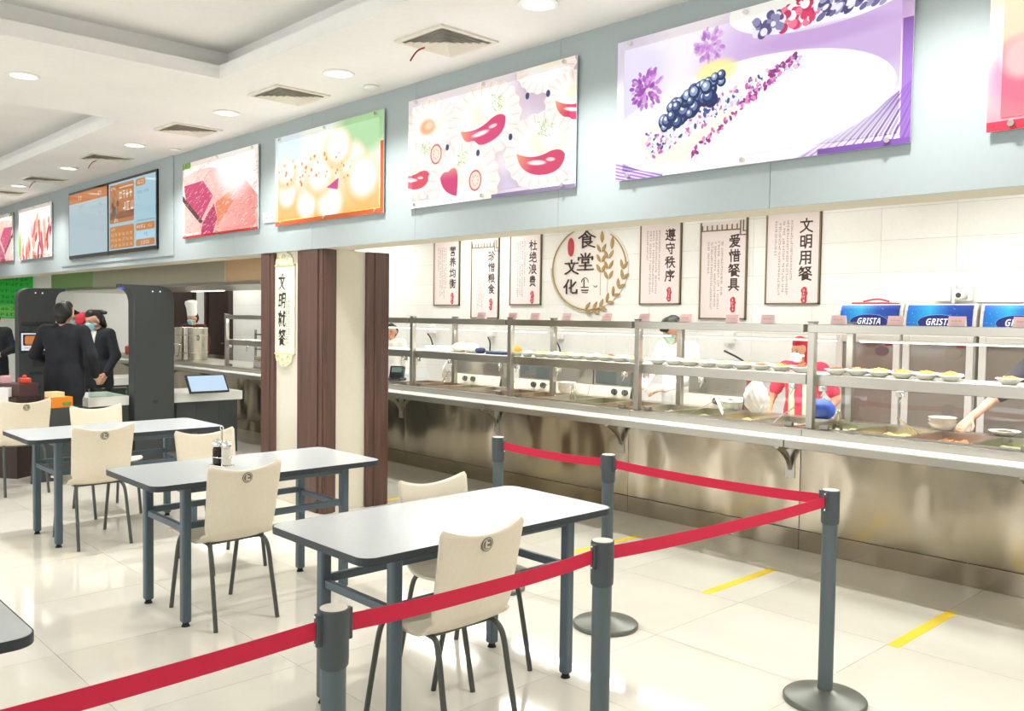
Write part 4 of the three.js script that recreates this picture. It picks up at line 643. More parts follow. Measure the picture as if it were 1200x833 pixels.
// glass fronted cabinets with blue headers
{
  const tex = canvasTex(512, 200, (x, w, h) => {
    const g = x.createLinearGradient(0, 0, w, 0); g.addColorStop(0, '#1a63c0'); g.addColorStop(0.35, '#2fa6dc'); g.addColorStop(0.65, '#1c4da8'); g.addColorStop(1, '#22398f'); x.fillStyle = g; x.fillRect(0, 0, w, h);
    for (let k = 0; k < 40; k++) blob(x, rr(0, w), rr(0, h), rr(0.8, 2.6), 'rgba(220,240,255,0.9)');
    x.fillStyle = '#232c78'; x.beginPath(); x.ellipse(w * 0.5, h * 0.7, 165, 55, 0, 0, 7); x.fill(); x.strokeStyle = '#8fb6e6'; x.lineWidth = 3; x.stroke();
    x.fillStyle = '#ffffff'; x.save(); x.translate(w * 0.5, h * 0.78); x.transform(1, 0, -0.22, 1, 0, 0); x.font = 'bold 60px sans-serif'; x.textAlign = 'center'; x.fillText('GRISTA', 0, 0); x.restore();
    lines(x, w * 0.4, h * 0.86, 4, 20, '#ffffff');
  });
  const lab = ['tall glass door cabinet with blue GRISTA header, pink folder on top, beside the slogan poster', 'tall glass door cabinet with blue GRISTA header under the security camera', 'tall glass door cabinet with blue GRISTA header behind the dark shirted server'];
  [-3.475, -2.885, -2.28].forEach((x, i) => {
    const o = thing('glass_cabinet', lab[i], 'cabinet', [x, 0, -7.6], 0, 'blue topped glass cabinets'), w = 0.575, h = w / 2, body = std(0xd9d5cf, 0.4);
    put('side', rbx(-h, -h + 0.03, 0, 1.72, -0.55, 0, 0.004), body, o); put('side', rbx(h - 0.03, h, 0, 1.72, -0.55, 0, 0.004), body, o); put('back', bx(-h + 0.03, h - 0.03, 0.02, 1.7, -0.55, -0.53), std(0xe2dcd2, 0.6), o); put('top', rbx(-h, h, 1.56, 1.765, -0.55, -0.03, 0.01), body, o); put('plinth', bx(-h + 0.03, h - 0.03, 0.02, 0.12, -0.53, -0.02), body, o);
    const sh = new THREE.Shape(); sh.moveTo(0, 1.5); sh.lineTo(0.02, 1.5); sh.quadraticCurveTo(0.02, 1.68, -0.03, 1.765); sh.lineTo(-0.06, 1.765); sh.lineTo(-0.06, 1.5); sh.closePath();
    put('header', extrude(sh, w, 0.002).rotateY(Math.PI / 2).rotateY(Math.PI).translate(h, 0, 0), body, o);
    const hp = new THREE.PlaneGeometry(w - 0.05, 1, 1, 12), p = hp.attributes.position; for (let k = 0; k < p.count; k++) { const t = 0.07 + 0.86 * (p.getY(k) + 0.5), q = 1 - t; p.setXYZ(k, p.getX(k), q * q * 1.5 + 2 * t * q * 1.68 + t * t * 1.765 + 0.003, 0.02 * q * q + 0.04 * t * q - 0.03 * t * t + 0.0055); } hp.computeVertexNormals();
    put('header_print', hp, std(0xffffff, 0.3, 0, { map: tex }), o);
    const d = put('door_frame', [rbx(-h + 0.005, -h + 0.06, 0.12, 1.5, 0, 0.035, 0.005), rbx(h - 0.06, h - 0.005, 0.12, 1.5, 0, 0.035, 0.005), rbx(-h + 0.06, h - 0.06, 1.43, 1.5, 0.001, 0.034, 0.005), rbx(-h + 0.06, h - 0.06, 0.12, 0.19, 0.001, 0.034, 0.005)], body, o);
    put('door_glass', bx(-h + 0.06, h - 0.06, 0.19, 1.43, 0.012, 0.018), phys(0xd2c7ba, 0.12, { transmission: 0.68, thickness: 0 }), d);
    put('oval_badge', new THREE.CylinderGeometry(0.06, 0.06, 0.002, 28).rotateX(Math.PI / 2).scale(1, 0.66, 1).translate(0.13, 1.36, 0.0195), std(i === 1 ? 0x8d7f70 : 0x6b5257, 0.4), d); put('red_badge', bx(0.15, 0.21, 1.405, 1.425, 0.018, 0.0205), std(0xb5364a, 0.5), d);
    for (const y of [0.45, 0.85, 1.1, 1.3]) put('rack', [...Array(9)].map((_, k) => bar(V(-h + 0.05 + k * 0.059, y, -0.5), V(-h + 0.05 + k * 0.059, y, -0.03), 0.003, 6)).concat([bar(V(-h + 0.03, y, -0.03), V(h - 0.03, y, -0.03), 0.005, 6)]), M.chrome, o);
  });
  [-3.5, -2.9, -2.3].forEach((x) => { for (const y of [1.304, 1.104, 0.454]) tag(put('stacked_tray', [0, 1, 2].map((k) => rbx(x - 0.18 + k * 0.01, x + 0.18, y + k * 0.022, y + 0.018 + k * 0.022, -8.02, -7.7, 0.006)), std(0xdcd2c0, 0.5)), 'pile of pale trays on a rack inside a glass cabinet', 'trays', 'trays inside the glass cabinets'); });
  tag(put('pink_folder', [rbx(-3.68, -3.36, 1.766, 1.782, -7.95, -7.68, 0.004), tubeG([V(-3.58, 1.79, -7.7), V(-3.45, 1.81, -7.7), V(-3.35, 1.79, -7.7)], 0.008, 12, 6)], std(0xc23a5c, 0.6)), 'pink folder lying on top of a blue headed cabinet', 'folder');
}
// black cables hanging from white switch boxes on the wall
function cable(x, y, pts) { const o = thing('hanging_cable', pts.length > 4 ? 'long looped black cable below a white switch box on the wall' : 'short bent black cable below a white switch box on the wall', 'cable', [x, y, Z0], 0, 'cables on the tiled wall'); put('switch_box', rbx(-0.06, 0.06, -0.06, 0.06, 0, 0.05, 0.006), M.plasticWhite, o); put('cord', tubeG(pts.map(([a, b]) => V(a, b, 0.065)), 0.011, 24, 8), M.charcoal, o); }
cable(-10.35, 1.42, [[-0.07, -0.07], [0.0, -0.13], [0.05, -0.22], [0.07, -0.3]]); cable(-9.05, 1.4, [[-0.02, -0.07], [0.02, -0.14], [0.02, -0.24], [0.02, -0.32]]); cable(-7.75, 1.4, [[-0.04, -0.07], [0.02, -0.14], [0.05, -0.22], [0.02, -0.3]]);
cable(-5.25, 1.42, [[-0.04, -0.14], [0.16, -0.22], [0.32, -0.32], [0.34, -0.4], [0.44, -0.33], [0.5, -0.3], [0.54, -0.36], [0.52, -0.44]]);
// bags, cloths and small things behind and on the counter
function bag(x, y, z, s, label) {
  const g = new THREE.SphereGeometry(1, 28, 22), p = g.attributes.position; for (let k = 0; k < p.count; k++) { const X = p.getX(k), Y = p.getY(k), Z = p.getZ(k), a = Math.atan2(Z, X), t = (Y + 1) / 2, q = (1 - 0.62 * t * t) * (1 + 0.1 * Math.sin(a * 7 + Y * 5) + 0.08 * Math.sin(a * 11 - Y * 9) + 0.05 * Math.sin(a * 4 + Y * 17)); p.setXYZ(k, X * q * 0.12, (Y + 1) * 0.15 + 0.012 * Math.sin(a * 5), Z * q * 0.09); } g.computeVertexNormals();
  const o = thing('plastic_bag', label, 'bag', [x, y, z]); put('sack', g.scale(s, s, s), M.plasticBag, o); put('knot', [ball(0.025 * s, 0, 0.3 * s, 0, 1, 0.8, 1, 10), new THREE.ConeGeometry(0.03 * s, 0.07 * s, 9).rotateZ(0.7).translate(0.04 * s, 0.33 * s, 0), new THREE.ConeGeometry(0.03 * s, 0.07 * s, 9).rotateZ(-0.7).translate(-0.04 * s, 0.33 * s, 0)], M.plasticBag, o);
}
bag(-3.87, CT + 0.0, -6.44, 0.95, 'clear knotted plastic bag on the counter beside the red shirted server');
bag(-7.8, CT + 0.0, -6.41, 0.9, 'white knotted plastic bag at the left end of the counter');
{ const g = ball(0.1, 0, 0.07, 0, 1.1, 0.85, 0.9, 22), p = g.attributes.position; for (let k = 0; k < p.count; k++) p.setY(k, Math.max(0, p.getY(k) + 0.008 * Math.sin(p.getX(k) * 90) * Math.cos(p.getZ(k) * 70))); g.computeVertexNormals(); tag(put('blue_cloth', g.translate(-3.3, CT, -6.43), M.blue), 'bunched blue cloth on the counter in front of the red shirted server', 'cloth'); }
{ const o = thing('card_terminal', 'small black payment terminal on the counter near the wood column', 'terminal', [-8.4, CT, -6.1], 0.5); put('base', rbx(-0.1, 0.1, 0, 0.03, -0.08, 0.08, 0.01), M.black, o); put('housing', rbx(-0.09, 0.09, 0.02, 0.17, -0.03, 0.02, 0.012).rotateX(-0.3), M.black, o); put('screen', new THREE.PlaneGeometry(0.13, 0.06).translate(0, 0.12, 0.0215).rotateX(-0.3), glow(0x9fc0b0, 0.4), o); }
for (const [x, z, n] of [[-2.4, -6.44, 3], [-4.1, -6.44, 2], [-6.0, -6.44, 4]]) for (let k = 0; k < n; k++) tag(put('stacked_bowl', lathe([[0, 0], [0.05, 0], [0.06, 0.006], [0.095, 0.05], [0.09, 0.05], [0.055, 0.01], [0, 0.008]], 24).translate(x, CT + 0.001 + k * 0.021, z), M.dish), 'empty white bowl in a small stack on the counter', 'bowl', 'stacked white bowls');
{ const o = thing('food_dish', 'white dish of dark food in front of the dark shirted server', 'dish', [-2.0, CT + 0.001, -6.44]); put('dish', lathe([[0, 0], [0.05, 0], [0.1, 0.035], [0.097, 0.038], [0.05, 0.008], [0, 0.008]], 28), M.dish, o); put('food', ball(0.06, 0, 0.024, 0, 1, 0.3, 1), std(0x5d4a33, 0.6), o); }
// ================================================================ TABLES, CHAIRS, BARRIER
const TH = 0.754;
const tableTop = (() => { const t = 0.024; return { slab: extrude(rectShape(0.69, 1.345, 0.06), t - 0.004, 0.002, 10).rotateX(-Math.PI / 2).translate(0, TH - t + 0.0005, 0), edge: (() => { const s = rectShape(0.69, 1.345, 0.06); s.holes.push(new THREE.Path(rectShape(0.684, 1.339, 0.057).getPoints(10))); return extrude(s, t + 0.004, 0.0015, 10).rotateX(-Math.PI / 2).translate(0, TH - t - 0.0055, 0); })() }; })();
function makeTable() {
  const o = new THREE.Group(); const lx = 0.245, lz = 0.47, R = 0.024;
  put('tabletop', metreUV(extrude(rectShape(0.684, 1.339, 0.057), 0.022, 0.001, 10).rotateX(-Math.PI / 2).translate(0, TH - 0.023, 0), 0.8), M.tableTop, o);
  const s = rectShape(0.692, 1.347, 0.061); s.holes.push(new THREE.Path(rectShape(0.684, 1.339, 0.057).getPoints(10)));
  put('edge_band', extrude(s, 0.026, 0.0015, 10).rotateX(-Math.PI / 2).translate(0, TH - 0.0275, 0), M.tableEdge, o);
  for (const sx of [-1, 1]) for (const sz of [-1, 1]) {
    const l = put('leg', rbx(sx * lx - R, sx * lx + R, 0.02, TH - 0.028, sz * lz - R, sz * lz + R, 0.012, 3), M.tableLeg, o);
    put('foot', [cyl(0.016, 0.016, 0.008, 0.022, sx * lx, sz * lz, 14), cyl(0.022, 0.018, 0, 0.009, sx * lx, sz * lz, 16)], M.rubber, l);
  }
  for (const sz of [-1, 1]) { put('cross_rail', rbx(-lx + R, lx - R, 0.485, 0.52, sz * lz - 0.013, sz * lz + 0.013, 0.005), M.tableLeg, o); put('apron', rbx(-lx + R, lx - R, 0.685, 0.72, sz * lz - 0.012, sz * lz + 0.012, 0.004), M.tableLeg, o); }
  for (const sx of [-1, 1]) { put('long_rail', rbx(sx * lx - 0.013, sx * lx + 0.013, 0.5, 0.535, -lz + R, lz - R, 0.005), M.tableLeg, o); put('apron', rbx(sx * lx - 0.012, sx * lx + 0.012, 0.685, 0.72, -lz + R, lz - R, 0.004), M.tableLeg, o); }
  return o;
}
const tableProto = makeTable();
[[-2.887, -2.39, 'white topped dining table with dark edge beside the red belt barrier'], [-4.62, -2.34, 'white topped dining table carrying the condiment caddy'], [-6.665, -2.335, 'white topped dining table nearest the checkout machines'], [-2.845, -0.005, 'white topped dining table whose corner only shows, apart from the others']].forEach(([x, z, label]) => {
  const o = tableProto.clone(); o.name = numbered('dining_table'); o.position.set(x, 0, z); scene.add(o); tag(o, label, 'table', 'dining tables');
});
// ---- chair: one bent plywood shell on four splayed tube legs; local +x is the rear
function makeChair() {
  const o = new THREE.Group();
  // side profile of the shell in (x, y), from the seat front over the seat to the top of the back
  const prof = new THREE.CatmullRomCurve3([[-0.235, 0.425], [-0.215, 0.442], [-0.15, 0.449], [-0.04, 0.44], [0.06, 0.432], [0.125, 0.437], [0.165, 0.465], [0.185, 0.53], [0.205, 0.63], [0.225, 0.74], [0.243, 0.84]].map(([x, y]) => V(x, y, 0)), false, 'centripetal');
  const NU = 56, NV = 20, T = 0.0065, pos = [], idx = [];
  const half = (t, y) => { // half width along the profile
    if (t < 0.1) return 0.205 - 0.05 * Math.pow(1 - t / 0.1, 2.2);
    if (y < 0.47) return 0.205; const k = (y - 0.47) / 0.37; const w = 0.19 + 0.014 * k; return k > 0.96 ? w - 0.012 * Math.pow((k - 0.96) / 0.04, 2.5) : k < 0.1 ? w - 0.012 * (1 - k / 0.1) : w;
  };
  for (let side = 0; side < 2; side++) for (let i = 0; i <= NU; i++) {
    const t = i / NU, p = prof.getPoint(t), d = prof.getTangent(t), n = V(-d.y, d.x, 0).multiplyScalar((side ? -1 : 1) * T);
    for (let j = 0; j <= NV; j++) {
      const v = j / NV * 2 - 1, w = half(t, p.y), k = Math.max(0, (p.y - 0.5) / 0.34);
      const dip = k > 0 ? -0.038 * (1 - v * v) * Math.pow(k, 4) : 0, bow = k > 0 ? 0.02 * (1 - v * v) * Math.min(1, k * 2) : 0, sag = p.y < 0.46 ? -0.01 * (1 - v * v) : 0;
      pos.push(p.x + n.x + bow, p.y + n.y + dip + sag, v * w);
    }
  }
  const A = (s, i, j) => s * (NU + 1) * (NV + 1) + i * (NV + 1) + j;
  for (let i = 0; i < NU; i++) for (let j = 0; j < NV; j++) { idx.push(A(0, i, j), A(0, i, j + 1), A(0, i + 1, j), A(0, i + 1, j), A(0, i, j + 1), A(0, i + 1, j + 1)); idx.push(A(1, i, j), A(1, i + 1, j), A(1, i, j + 1), A(1, i + 1, j), A(1, i + 1, j + 1), A(1, i, j + 1)); }
  for (let i = 0; i < NU; i++) { idx.push(A(0, i, 0), A(0, i + 1, 0), A(1, i, 0), A(1, i, 0), A(0, i + 1, 0), A(1, i + 1, 0)); idx.push(A(0, i, NV), A(1, i, NV), A(0, i + 1, NV), A(1, i, NV), A(1, i + 1, NV), A(0, i + 1, NV)); }
  for (let j = 0; j < NV; j++) { idx.push(A(0, 0, j), A(1, 0, j), A(0, 0, j + 1), A(1, 0, j), A(1, 0, j + 1), A(0, 0, j + 1)); idx.push(A(0, NU, j), A(0, NU, j + 1), A(1, NU, j), A(1, NU, j), A(0, NU, j + 1), A(1, NU, j + 1)); }
  const g = new THREE.BufferGeometry(); g.setAttribute('position', new THREE.Float32BufferAttribute(pos, 3)); g.setIndex(idx); let q = g.toNonIndexed(); q.computeVertexNormals();
  g.computeVertexNormals();
  const cut = (a, b) => { const h = new THREE.BufferGeometry(); h.setAttribute('position', g.attributes.position); h.setAttribute('normal', g.attributes.normal); const keep = []; for (let k = 0; k < idx.length; k += 3) { const row = (s) => (s % ((NU + 1) * (NV + 1))) / (NV + 1) | 0, r = Math.min(row(idx[k]), row(idx[k + 1]), row(idx[k + 2])); if (r >= a && r < b) keep.push(idx[k], idx[k + 1], idx[k + 2]); } h.setIndex(keep); return metreUV(h, 1.4); };
  put('seat', cut(0, 29), M.ply, o); const back = put('backrest', cut(29, NU + 1), M.ply, o);
  const e = V(0.272, 0.765, 0), tilt = -0.18;
  put('emblem', new THREE.CylinderGeometry(0.028, 0.028, 0.004, 32).rotateZ(Math.PI / 2).rotateZ(-tilt * 0).translate(0, 0, 0).rotateZ(tilt).translate(e.x - 0.011, e.y, 0), M.emblem, back);
  put('emblem_mark', [bx(-0.001, 0.001, -0.012, 0.012, 0.002, 0.007), bx(-0.001, 0.001, -0.012, -0.007, -0.01, 0.007), bx(-0.001, 0.001, 0.002, 0.006, -0.008, 0.002), new THREE.TorusGeometry(0.0178, 0.0012, 6, 24).rotateY(Math.PI / 2)].map((m) => m.scale(1, 1.25, 1.25).rotateZ(tilt).translate(e.x - 0.008, e.y, 0)), M.emblemLight, back);
  for (const sz of [-1, 1]) {
    put('leg', tubeG([V(0.262, 0.0, sz * 0.172), V(0.215, 0.22, sz * 0.165), V(0.175, 0.385, sz * 0.158), V(0.15, 0.413, sz * 0.15), V(0.1, 0.419, sz * 0.145), V(0.0, 0.419, sz * 0.14)], 0.0115, 30, 10), M.chairLeg, o);
    put('leg', tubeG([V(-0.262, 0.0, sz * 0.172), V(-0.21, 0.22, sz * 0.172), V(-0.165, 0.385, sz * 0.17), V(-0.145, 0.415, sz * 0.165), V(-0.1, 0.421, sz * 0.155), V(0.0, 0.419, sz * 0.14)], 0.0115, 30, 10), M.chairLeg, o);
  }
  put('seat_bar', bar(V(0.11, 0.417, -0.15), V(0.11, 0.417, 0.15), 0.0105), M.chairLeg, o); put('seat_bar', bar(V(-0.11, 0.419, -0.155), V(-0.11, 0.419, 0.155), 0.0105), M.chairLeg, o);
  return o;
}
const chairProto = makeChair();
[[-2.66, -2.16, 0, 'cream plywood chair with round badge, back to the red belt barrier'],
 [-3.06, -2.62, Math.PI, 'cream plywood chair facing the belt barrier across its table'],
 [-4.45, -2.11, 0.02, 'cream plywood chair with round badge in front of the condiment caddy'],
 [-5.37, -2.53, Math.PI, 'cream plywood chair behind the condiment caddy'],
 [-6.475, -2.1, 0, 'cream plywood chair with round badge at the table nearest the checkout machines'],
 [-7.36, -2.5, Math.PI, 'cream plywood chair standing right in front of the checkout machines'],
 [-8.69, -2.2, 0, 'cream plywood chair with round badge beside the cutlery cabinet']].forEach(([x, z, t, label]) => {
  const o = chairProto.clone(); o.name = numbered('dining_chair'); o.position.set(x, 0, z); o.rotation.y = t; scene.add(o); tag(o, label, 'chair', 'cream dining chairs');
});
{ // condiment caddy on the middle table
  const o = thing('condiment_caddy', 'chrome caddy with two shaker jars and a dark bottle on a dining table', 'condiment caddy', [-4.66, TH, -2.2], 0.3);
  put('tray', rbx(-0.07, 0.07, 0, 0.006, -0.04, 0.04, 0.003), M.chrome, o); put('handle', [bar(V(0, 0, 0), V(0, 0.2, 0), 0.004), new THREE.TorusGeometry(0.012, 0.003, 8, 20).translate(0, 0.21, 0), new THREE.TorusGeometry(0.065, 0.003, 6, 30).rotateX(Math.PI / 2).scale(1, 1, 0.6).translate(0, 0.05, 0)], M.chrome, o);
  for (const s of [-1, 1]) { const j = put('jar', lathe([[0, 0.007], [0.024, 0.007], [0.026, 0.012], [0.026, 0.09], [0.02, 0.105], [0, 0.105]], 20).translate(s * 0.036, 0, 0), s < 0 ? phys(0x2a1a12, 0.1) : phys(0xd9d2c0, 0.1), o); put('lid', lathe([[0.024, 0.105], [0.026, 0.11], [0.025, 0.135], [0.012, 0.145], [0, 0.145]], 20).translate(s * 0.036, 0, 0), M.chrome, j); }
}
// ---- belt barrier
const PH = 0.9, postsXZ = { a: [-1.806, -1.134], b: [-1.81, -2.122], c: [-1.742, -3.5], d: [-2.956, -3.5], e: [-3.8, -3.5] };
function stanchion(key, label, slots) {
  const [x, z] = postsXZ[key], o = thing('belt_post', label, 'barrier post', [x, 0, z], 0, 'posts of the belt barrier');
  put('base', lathe([[0, 0], [0.163, 0], [0.17, 0.004], [0.17, 0.018], [0.162, 0.025], [0.1, 0.034], [0.05, 0.046], [0.036, 0.055], [0, 0.055]], 48), M.postBase, o);
  put('pole', cyl(0.0305, 0.0305, 0.05, PH - 0.13, 0, 0, 28), M.post, o);
  put('collar', lathe([[0.0305, PH - 0.145], [0.036, PH - 0.138], [0.037, PH - 0.12], [0.037, PH - 0.004], [0.035, PH], [0.03, PH]], 28), M.postDark, o);
  put('cap', lathe([[0, PH - 0.003], [0.033, PH - 0.003], [0.033, PH + 0.001], [0, PH + 0.002]], 28), M.postCap, o);
  for (const a of slots) { const s = put('belt_slot', rbx(0.032, 0.05, PH - 0.085, PH - 0.006, -0.008, 0.008, 0.003).rotateY(a), M.postDark, o); for (const q of [0.012, 0.079]) put('screw', ball(0.004, 0.0515, PH - q, 0, 0.5, 1, 1, 8).rotateY(a), M.chrome, s); }
}
stanchion('a', 'dark barrier post nearest the half hidden table corner', [Math.PI / 2, -Math.PI / 2]); stanchion('b', 'dark barrier post in the middle of the belt beside the dining table', [Math.PI / 2, -Math.PI / 2]); stanchion('c', 'dark barrier post at the corner where two belts meet', [Math.PI, -Math.PI / 2]); stanchion('d', 'dark barrier post between the corner post and the end post, facing the counter', [0, Math.PI]); stanchion('e', 'dark barrier post at the end of the belt nearest the wood column', [0, Math.PI]);
function beltRun(p, q, label) { const a = V(p[0], PH - 0.045, p[1]), b = V(q[0], PH - 0.045, q[1]), d = b.clone().sub(a).normalize(); a.addScaledVector(d, 0.05); b.addScaledVector(d, -0.05);
  const n = 16, g = new THREE.BoxGeometry(0.0022, 0.044, a.distanceTo(b), 1, 4, n), P = g.attributes.position, L0 = a.distanceTo(b); for (let k = 0; k < P.count; k++) { const t = P.getZ(k) / L0 + 0.5; P.setY(k, P.getY(k) - 0.012 * 4 * t * (1 - t)); P.setX(k, P.getX(k) + 0.002 * Math.sin(t * 9)); } g.computeVertexNormals();
  g.applyMatrix4(new THREE.Matrix4().lookAt(a, b, V(0, 1, 0))); const c = a.clone().add(b).multiplyScalar(0.5); tag(put('red_belt', g.translate(c.x, c.y, c.z), M.belt), label, 'barrier belt', 'red barrier belts'); }
const PX = postsXZ; beltRun([-1.795, 0.35], PX.a, 'red barrier belt running out past the half hidden table corner'); beltRun(PX.a, PX.b, 'red barrier belt passing in front of the badge chair'); beltRun(PX.b, PX.c, 'red barrier belt from the middle post to the corner post'); beltRun(PX.d, PX.c, 'red barrier belt from the corner post along the counter'); beltRun(PX.e, PX.d, 'red barrier belt between the last two posts near the wood column');
{ const o = dup(scene.getObjectByName('belt_post'), [-1.79, 0, 0.4], 0, 'dark barrier post out past the half hidden table corner'); }
// ---- yellow queue marks
[[-1.822, -4.355, -5.13, 'next to the corner barrier post'], [-2.93, -4.36, -5.13, 'second from the corner barrier post'], [-4.05, -4.38, -5.15, 'third from the corner barrier post'], [-5.2, -4.38, -5.15, 'fourth from the corner barrier post'], [-6.275, -4.42, -5.15, 'beside the wood column']].forEach(([x, z0, z1, where]) => tag(put('floor_mark', bx(x - 0.03, x + 0.03, 0.0002, 0.0012, z1, z0), M.yellow), 'yellow queue strip on the floor, ' + where, 'floor mark', 'yellow floor strips'));
// ================================================================ CHECKOUTS AND THE KITCHEN BEYOND
// profile in (z, y): broad column with rounded shoulder and an arm reaching over the tray
function checkoutMachine(x, zc, dir, label, front) {
  const o = thing('checkout_machine', label, 'checkout machine', [x, 0, zc]);
  const s = new THREE.Shape(); s.moveTo(0.215, 0); s.lineTo(0.215, 1.74); s.quadraticCurveTo(0.215, 1.885, 0.06, 1.89); s.lineTo(-0.34, 1.9); s.lineTo(-0.34, 1.865); s.quadraticCurveTo(-0.215, 1.85, -0.215, 1.68); s.lineTo(-0.215, 0); s.closePath();
  // local shape x -> world z * dir
  const g = extrude(s, 0.16, 0.008, 14).translate(0, 0, -0.08).rotateY(-Math.PI / 2);
  const body = put('housing', dir > 0 ? g.rotateY(Math.PI) : g, M.charcoal, o);
  const zd = dir > 0 ? 1 : -1;
  put('arm_light', rbx(-0.05, 0.05, 1.852, 1.864, Math.min(zd * 0.24, zd * 0.33), Math.max(zd * 0.24, zd * 0.33), 0.003), glow(0x5a5cff, 1.2), body);
  for (const q of [-0.06, 0.02]) put('indicator', ball(0.008, 0.089, 1.83, q, 0.5, 1, 1, 10), glow(0xffffff, 1.5), body);
  put('square_port', bx(0.085, 0.09, 0.62, 0.66, -0.03, 0.02), M.black, body);
  if (front) {
    const tex = canvasTex(256, 160, (c, w, h) => { c.fillStyle = '#f4f6f8'; c.fillRect(0, 0, w, h); c.fillStyle = '#23252e'; c.beginPath(); c.roundRect(14, 14, 130, 100, 8); c.fill(); c.fillStyle = '#e08a4c'; c.beginPath(); c.roundRect(28, 26, 100, 78, 14); c.fill(); lines(c, 168, 40, 2, 26, '#4f9fd0'); lines(c, 24, 128, 3, 14, '#c96a5a'); });
    put('camera_bar', rbx(0.084, 0.1, 1.42, 1.47, -0.18, 0.18, 0.004), M.black, o); put('screen_hood', new THREE.BoxGeometry(0.03, 0.09, 0.26).rotateZ(-0.3).translate(0.1, 1.37, -0.05), M.charcoal, o);
    put('display_frame', rbx(0.082, 0.1, 1.09, 1.34, -0.19, 0.2, 0.005), M.blackGloss, o); put('display', new THREE.PlaneGeometry(0.37, 0.22).rotateY(Math.PI / 2).translate(0.1008, 1.215, 0.005), new THREE.MeshStandardMaterial({ color: 0x111111, emissive: 0xffffff, emissiveMap: tex, emissiveIntensity: 0.7, roughness: 0.2 }), o);
    put('keypad', rbx(0.084, 0.1, 0.9, 1.0, -0.1, 0.06, 0.004), M.black, o); put('card_slot', rbx(0.084, 0.096, 0.8, 0.84, -0.18, 0.1, 0.004), M.black, o);
  }
}
function station(x, z0, z1, label) {
  const o = thing('checkout_counter', label, 'counter', [x, 0, 0]);
  put('cabinet', rbx(-0.62, 0, 0.0, 0.606, z0 + 0.05, z1 - 0.05, 0.006), M.charcoal, o);
  put('ledge', rbx(-0.64, 0.03, 0.608, 0.71, z0, z1, 0.008), M.whiteTop, o);
  for (const q of [0.34, 0.66]) put('door_seam', bx(0, 0.002, 0.04, 0.57, z0 + (z1 - z0) * q - 0.003, z0 + (z1 - z0) * q + 0.003), M.black, o);
  put('plinth', bx(-0.6, 0.01, 0, 0.05, z0 + 0.06, z1 - 0.06), M.black, o);
}
station(-9.66, -4.8, -3.98, 'dark checkout counter with white ledge and tilted tablet'); station(-9.7, -3.52, -3.1, 'dark checkout counter end with glass topped white ledge'); station(-12.4, -4.9, -3.72, 'dark checkout counter with white ledge in front of the woman in black');
checkoutMachine(-9.66, -3.755, 1, 'tall charcoal checkout machine with curved overhanging arm, seen from behind', false);
checkoutMachine(-12.3, -3.32, -1, 'tall charcoal checkout machine with a lit display, beside the man in black', true);
{ const o = thing('tablet_display', 'tilted tablet display on the white checkout ledge', 'tablet', [-9.56, 0.711, -4.32], 0);
  put('stand', [rbx(-0.08, 0.06, 0, 0.01, -0.08, 0.08, 0.004), beam(V(0, 0.01, 0), V(0.02, 0.07, 0), 0.03, 0.012)], M.black, o);
  const p = put('panel', rbx(-0.013, 0.013, -0.1, 0.13, -0.23, 0.23, 0.006).rotateZ(0.62).translate(0.05, 0.09, 0), M.black, o);
  put('screen', new THREE.PlaneGeometry(0.42, 0.2).rotateY(Math.PI / 2).translate(0.0136, 0.015, 0).rotateZ(0.62).translate(0.05, 0.09, 0), new THREE.MeshPhysicalMaterial({ color: 0x10151a, emissive: 0xc4dcf2, emissiveIntensity: 0.9, roughness: 0.05 }), p); }
tag(put('glass_guard', rbx(-9.72, -9.66, 0.711, 0.8, -3.5, -3.12, 0.003), M.glassGreen), 'low glass guard on the end of the checkout ledge', 'glass guard');
{ const o = thing('soup_bowl', 'flared white bowl on the far checkout ledge', 'bowl', [-12.3, 0.711, -3.95]); put('bowl', lathe([[0, 0], [0.06, 0], [0.07, 0.03], [0.12, 0.1], [0.115, 0.1], [0.06, 0.035], [0, 0.02]], 28), M.dish, o); }
// cutlery cabinet and dispensers beside the man
{ const o = thing('cutlery_cabinet', 'brown cutlery cabinet with white chopstick boxes near the checkout', 'cabinet', [-9.55, 0, -2.36], 0.6);
  put('cabinet', rbx(-0.2, 0.2, 0, 0.78, -0.16, 0.16, 0.006), M.darkWood, o); put('caddy', rbx(-0.2, 0.2, 0.78, 0.9, -0.12, 0.12, 0.006), std(0x4e2f30, 0.5), o);
  for (const q of [-0.11, 0.06]) put('tissue_box', rbx(q - 0.05, q + 0.05, 0.72, 0.87, 0.1, 0.17, 0.006), M.plasticWhite, o); }
tag(put('pink_box', rbx(-9.63, -9.52, 0.901, 0.97, -2.36, -2.28, 0.006), std(0xe6b4bb, 0.7)), 'small pink box on the brown cutlery cabinet', 'box');
tag(put('orange_dispenser', [rbx(-9.5, -9.4, 0.901, 0.955, -2.5, -2.4, 0.015), ball(0.02, -9.45, 0.965, -2.45)], M.redPlastic), 'orange red dispenser on the brown cutlery cabinet', 'dispenser');
{ const o = thing('white_bin', 'pale cabinet beside the brown cutlery cabinet', 'cabinet', [-9.9, 0, -2.12], 0.6); put('body', rbx(-0.17, 0.17, 0, 0.86, -0.15, 0.15, 0.01), M.whiteTop, o); put('lid', rbx(-0.18, 0.18, 0.86, 0.9, -0.16, 0.16, 0.01), std(0xb9c0b4, 0.6), o); }
tag(put('low_cabinet', [rbx(-9.13, -8.97, 0, 0.69, -2.8, -2.46, 0.006)], M.charcoal), 'low charcoal cabinet with a yellow carton on it', 'cabinet');
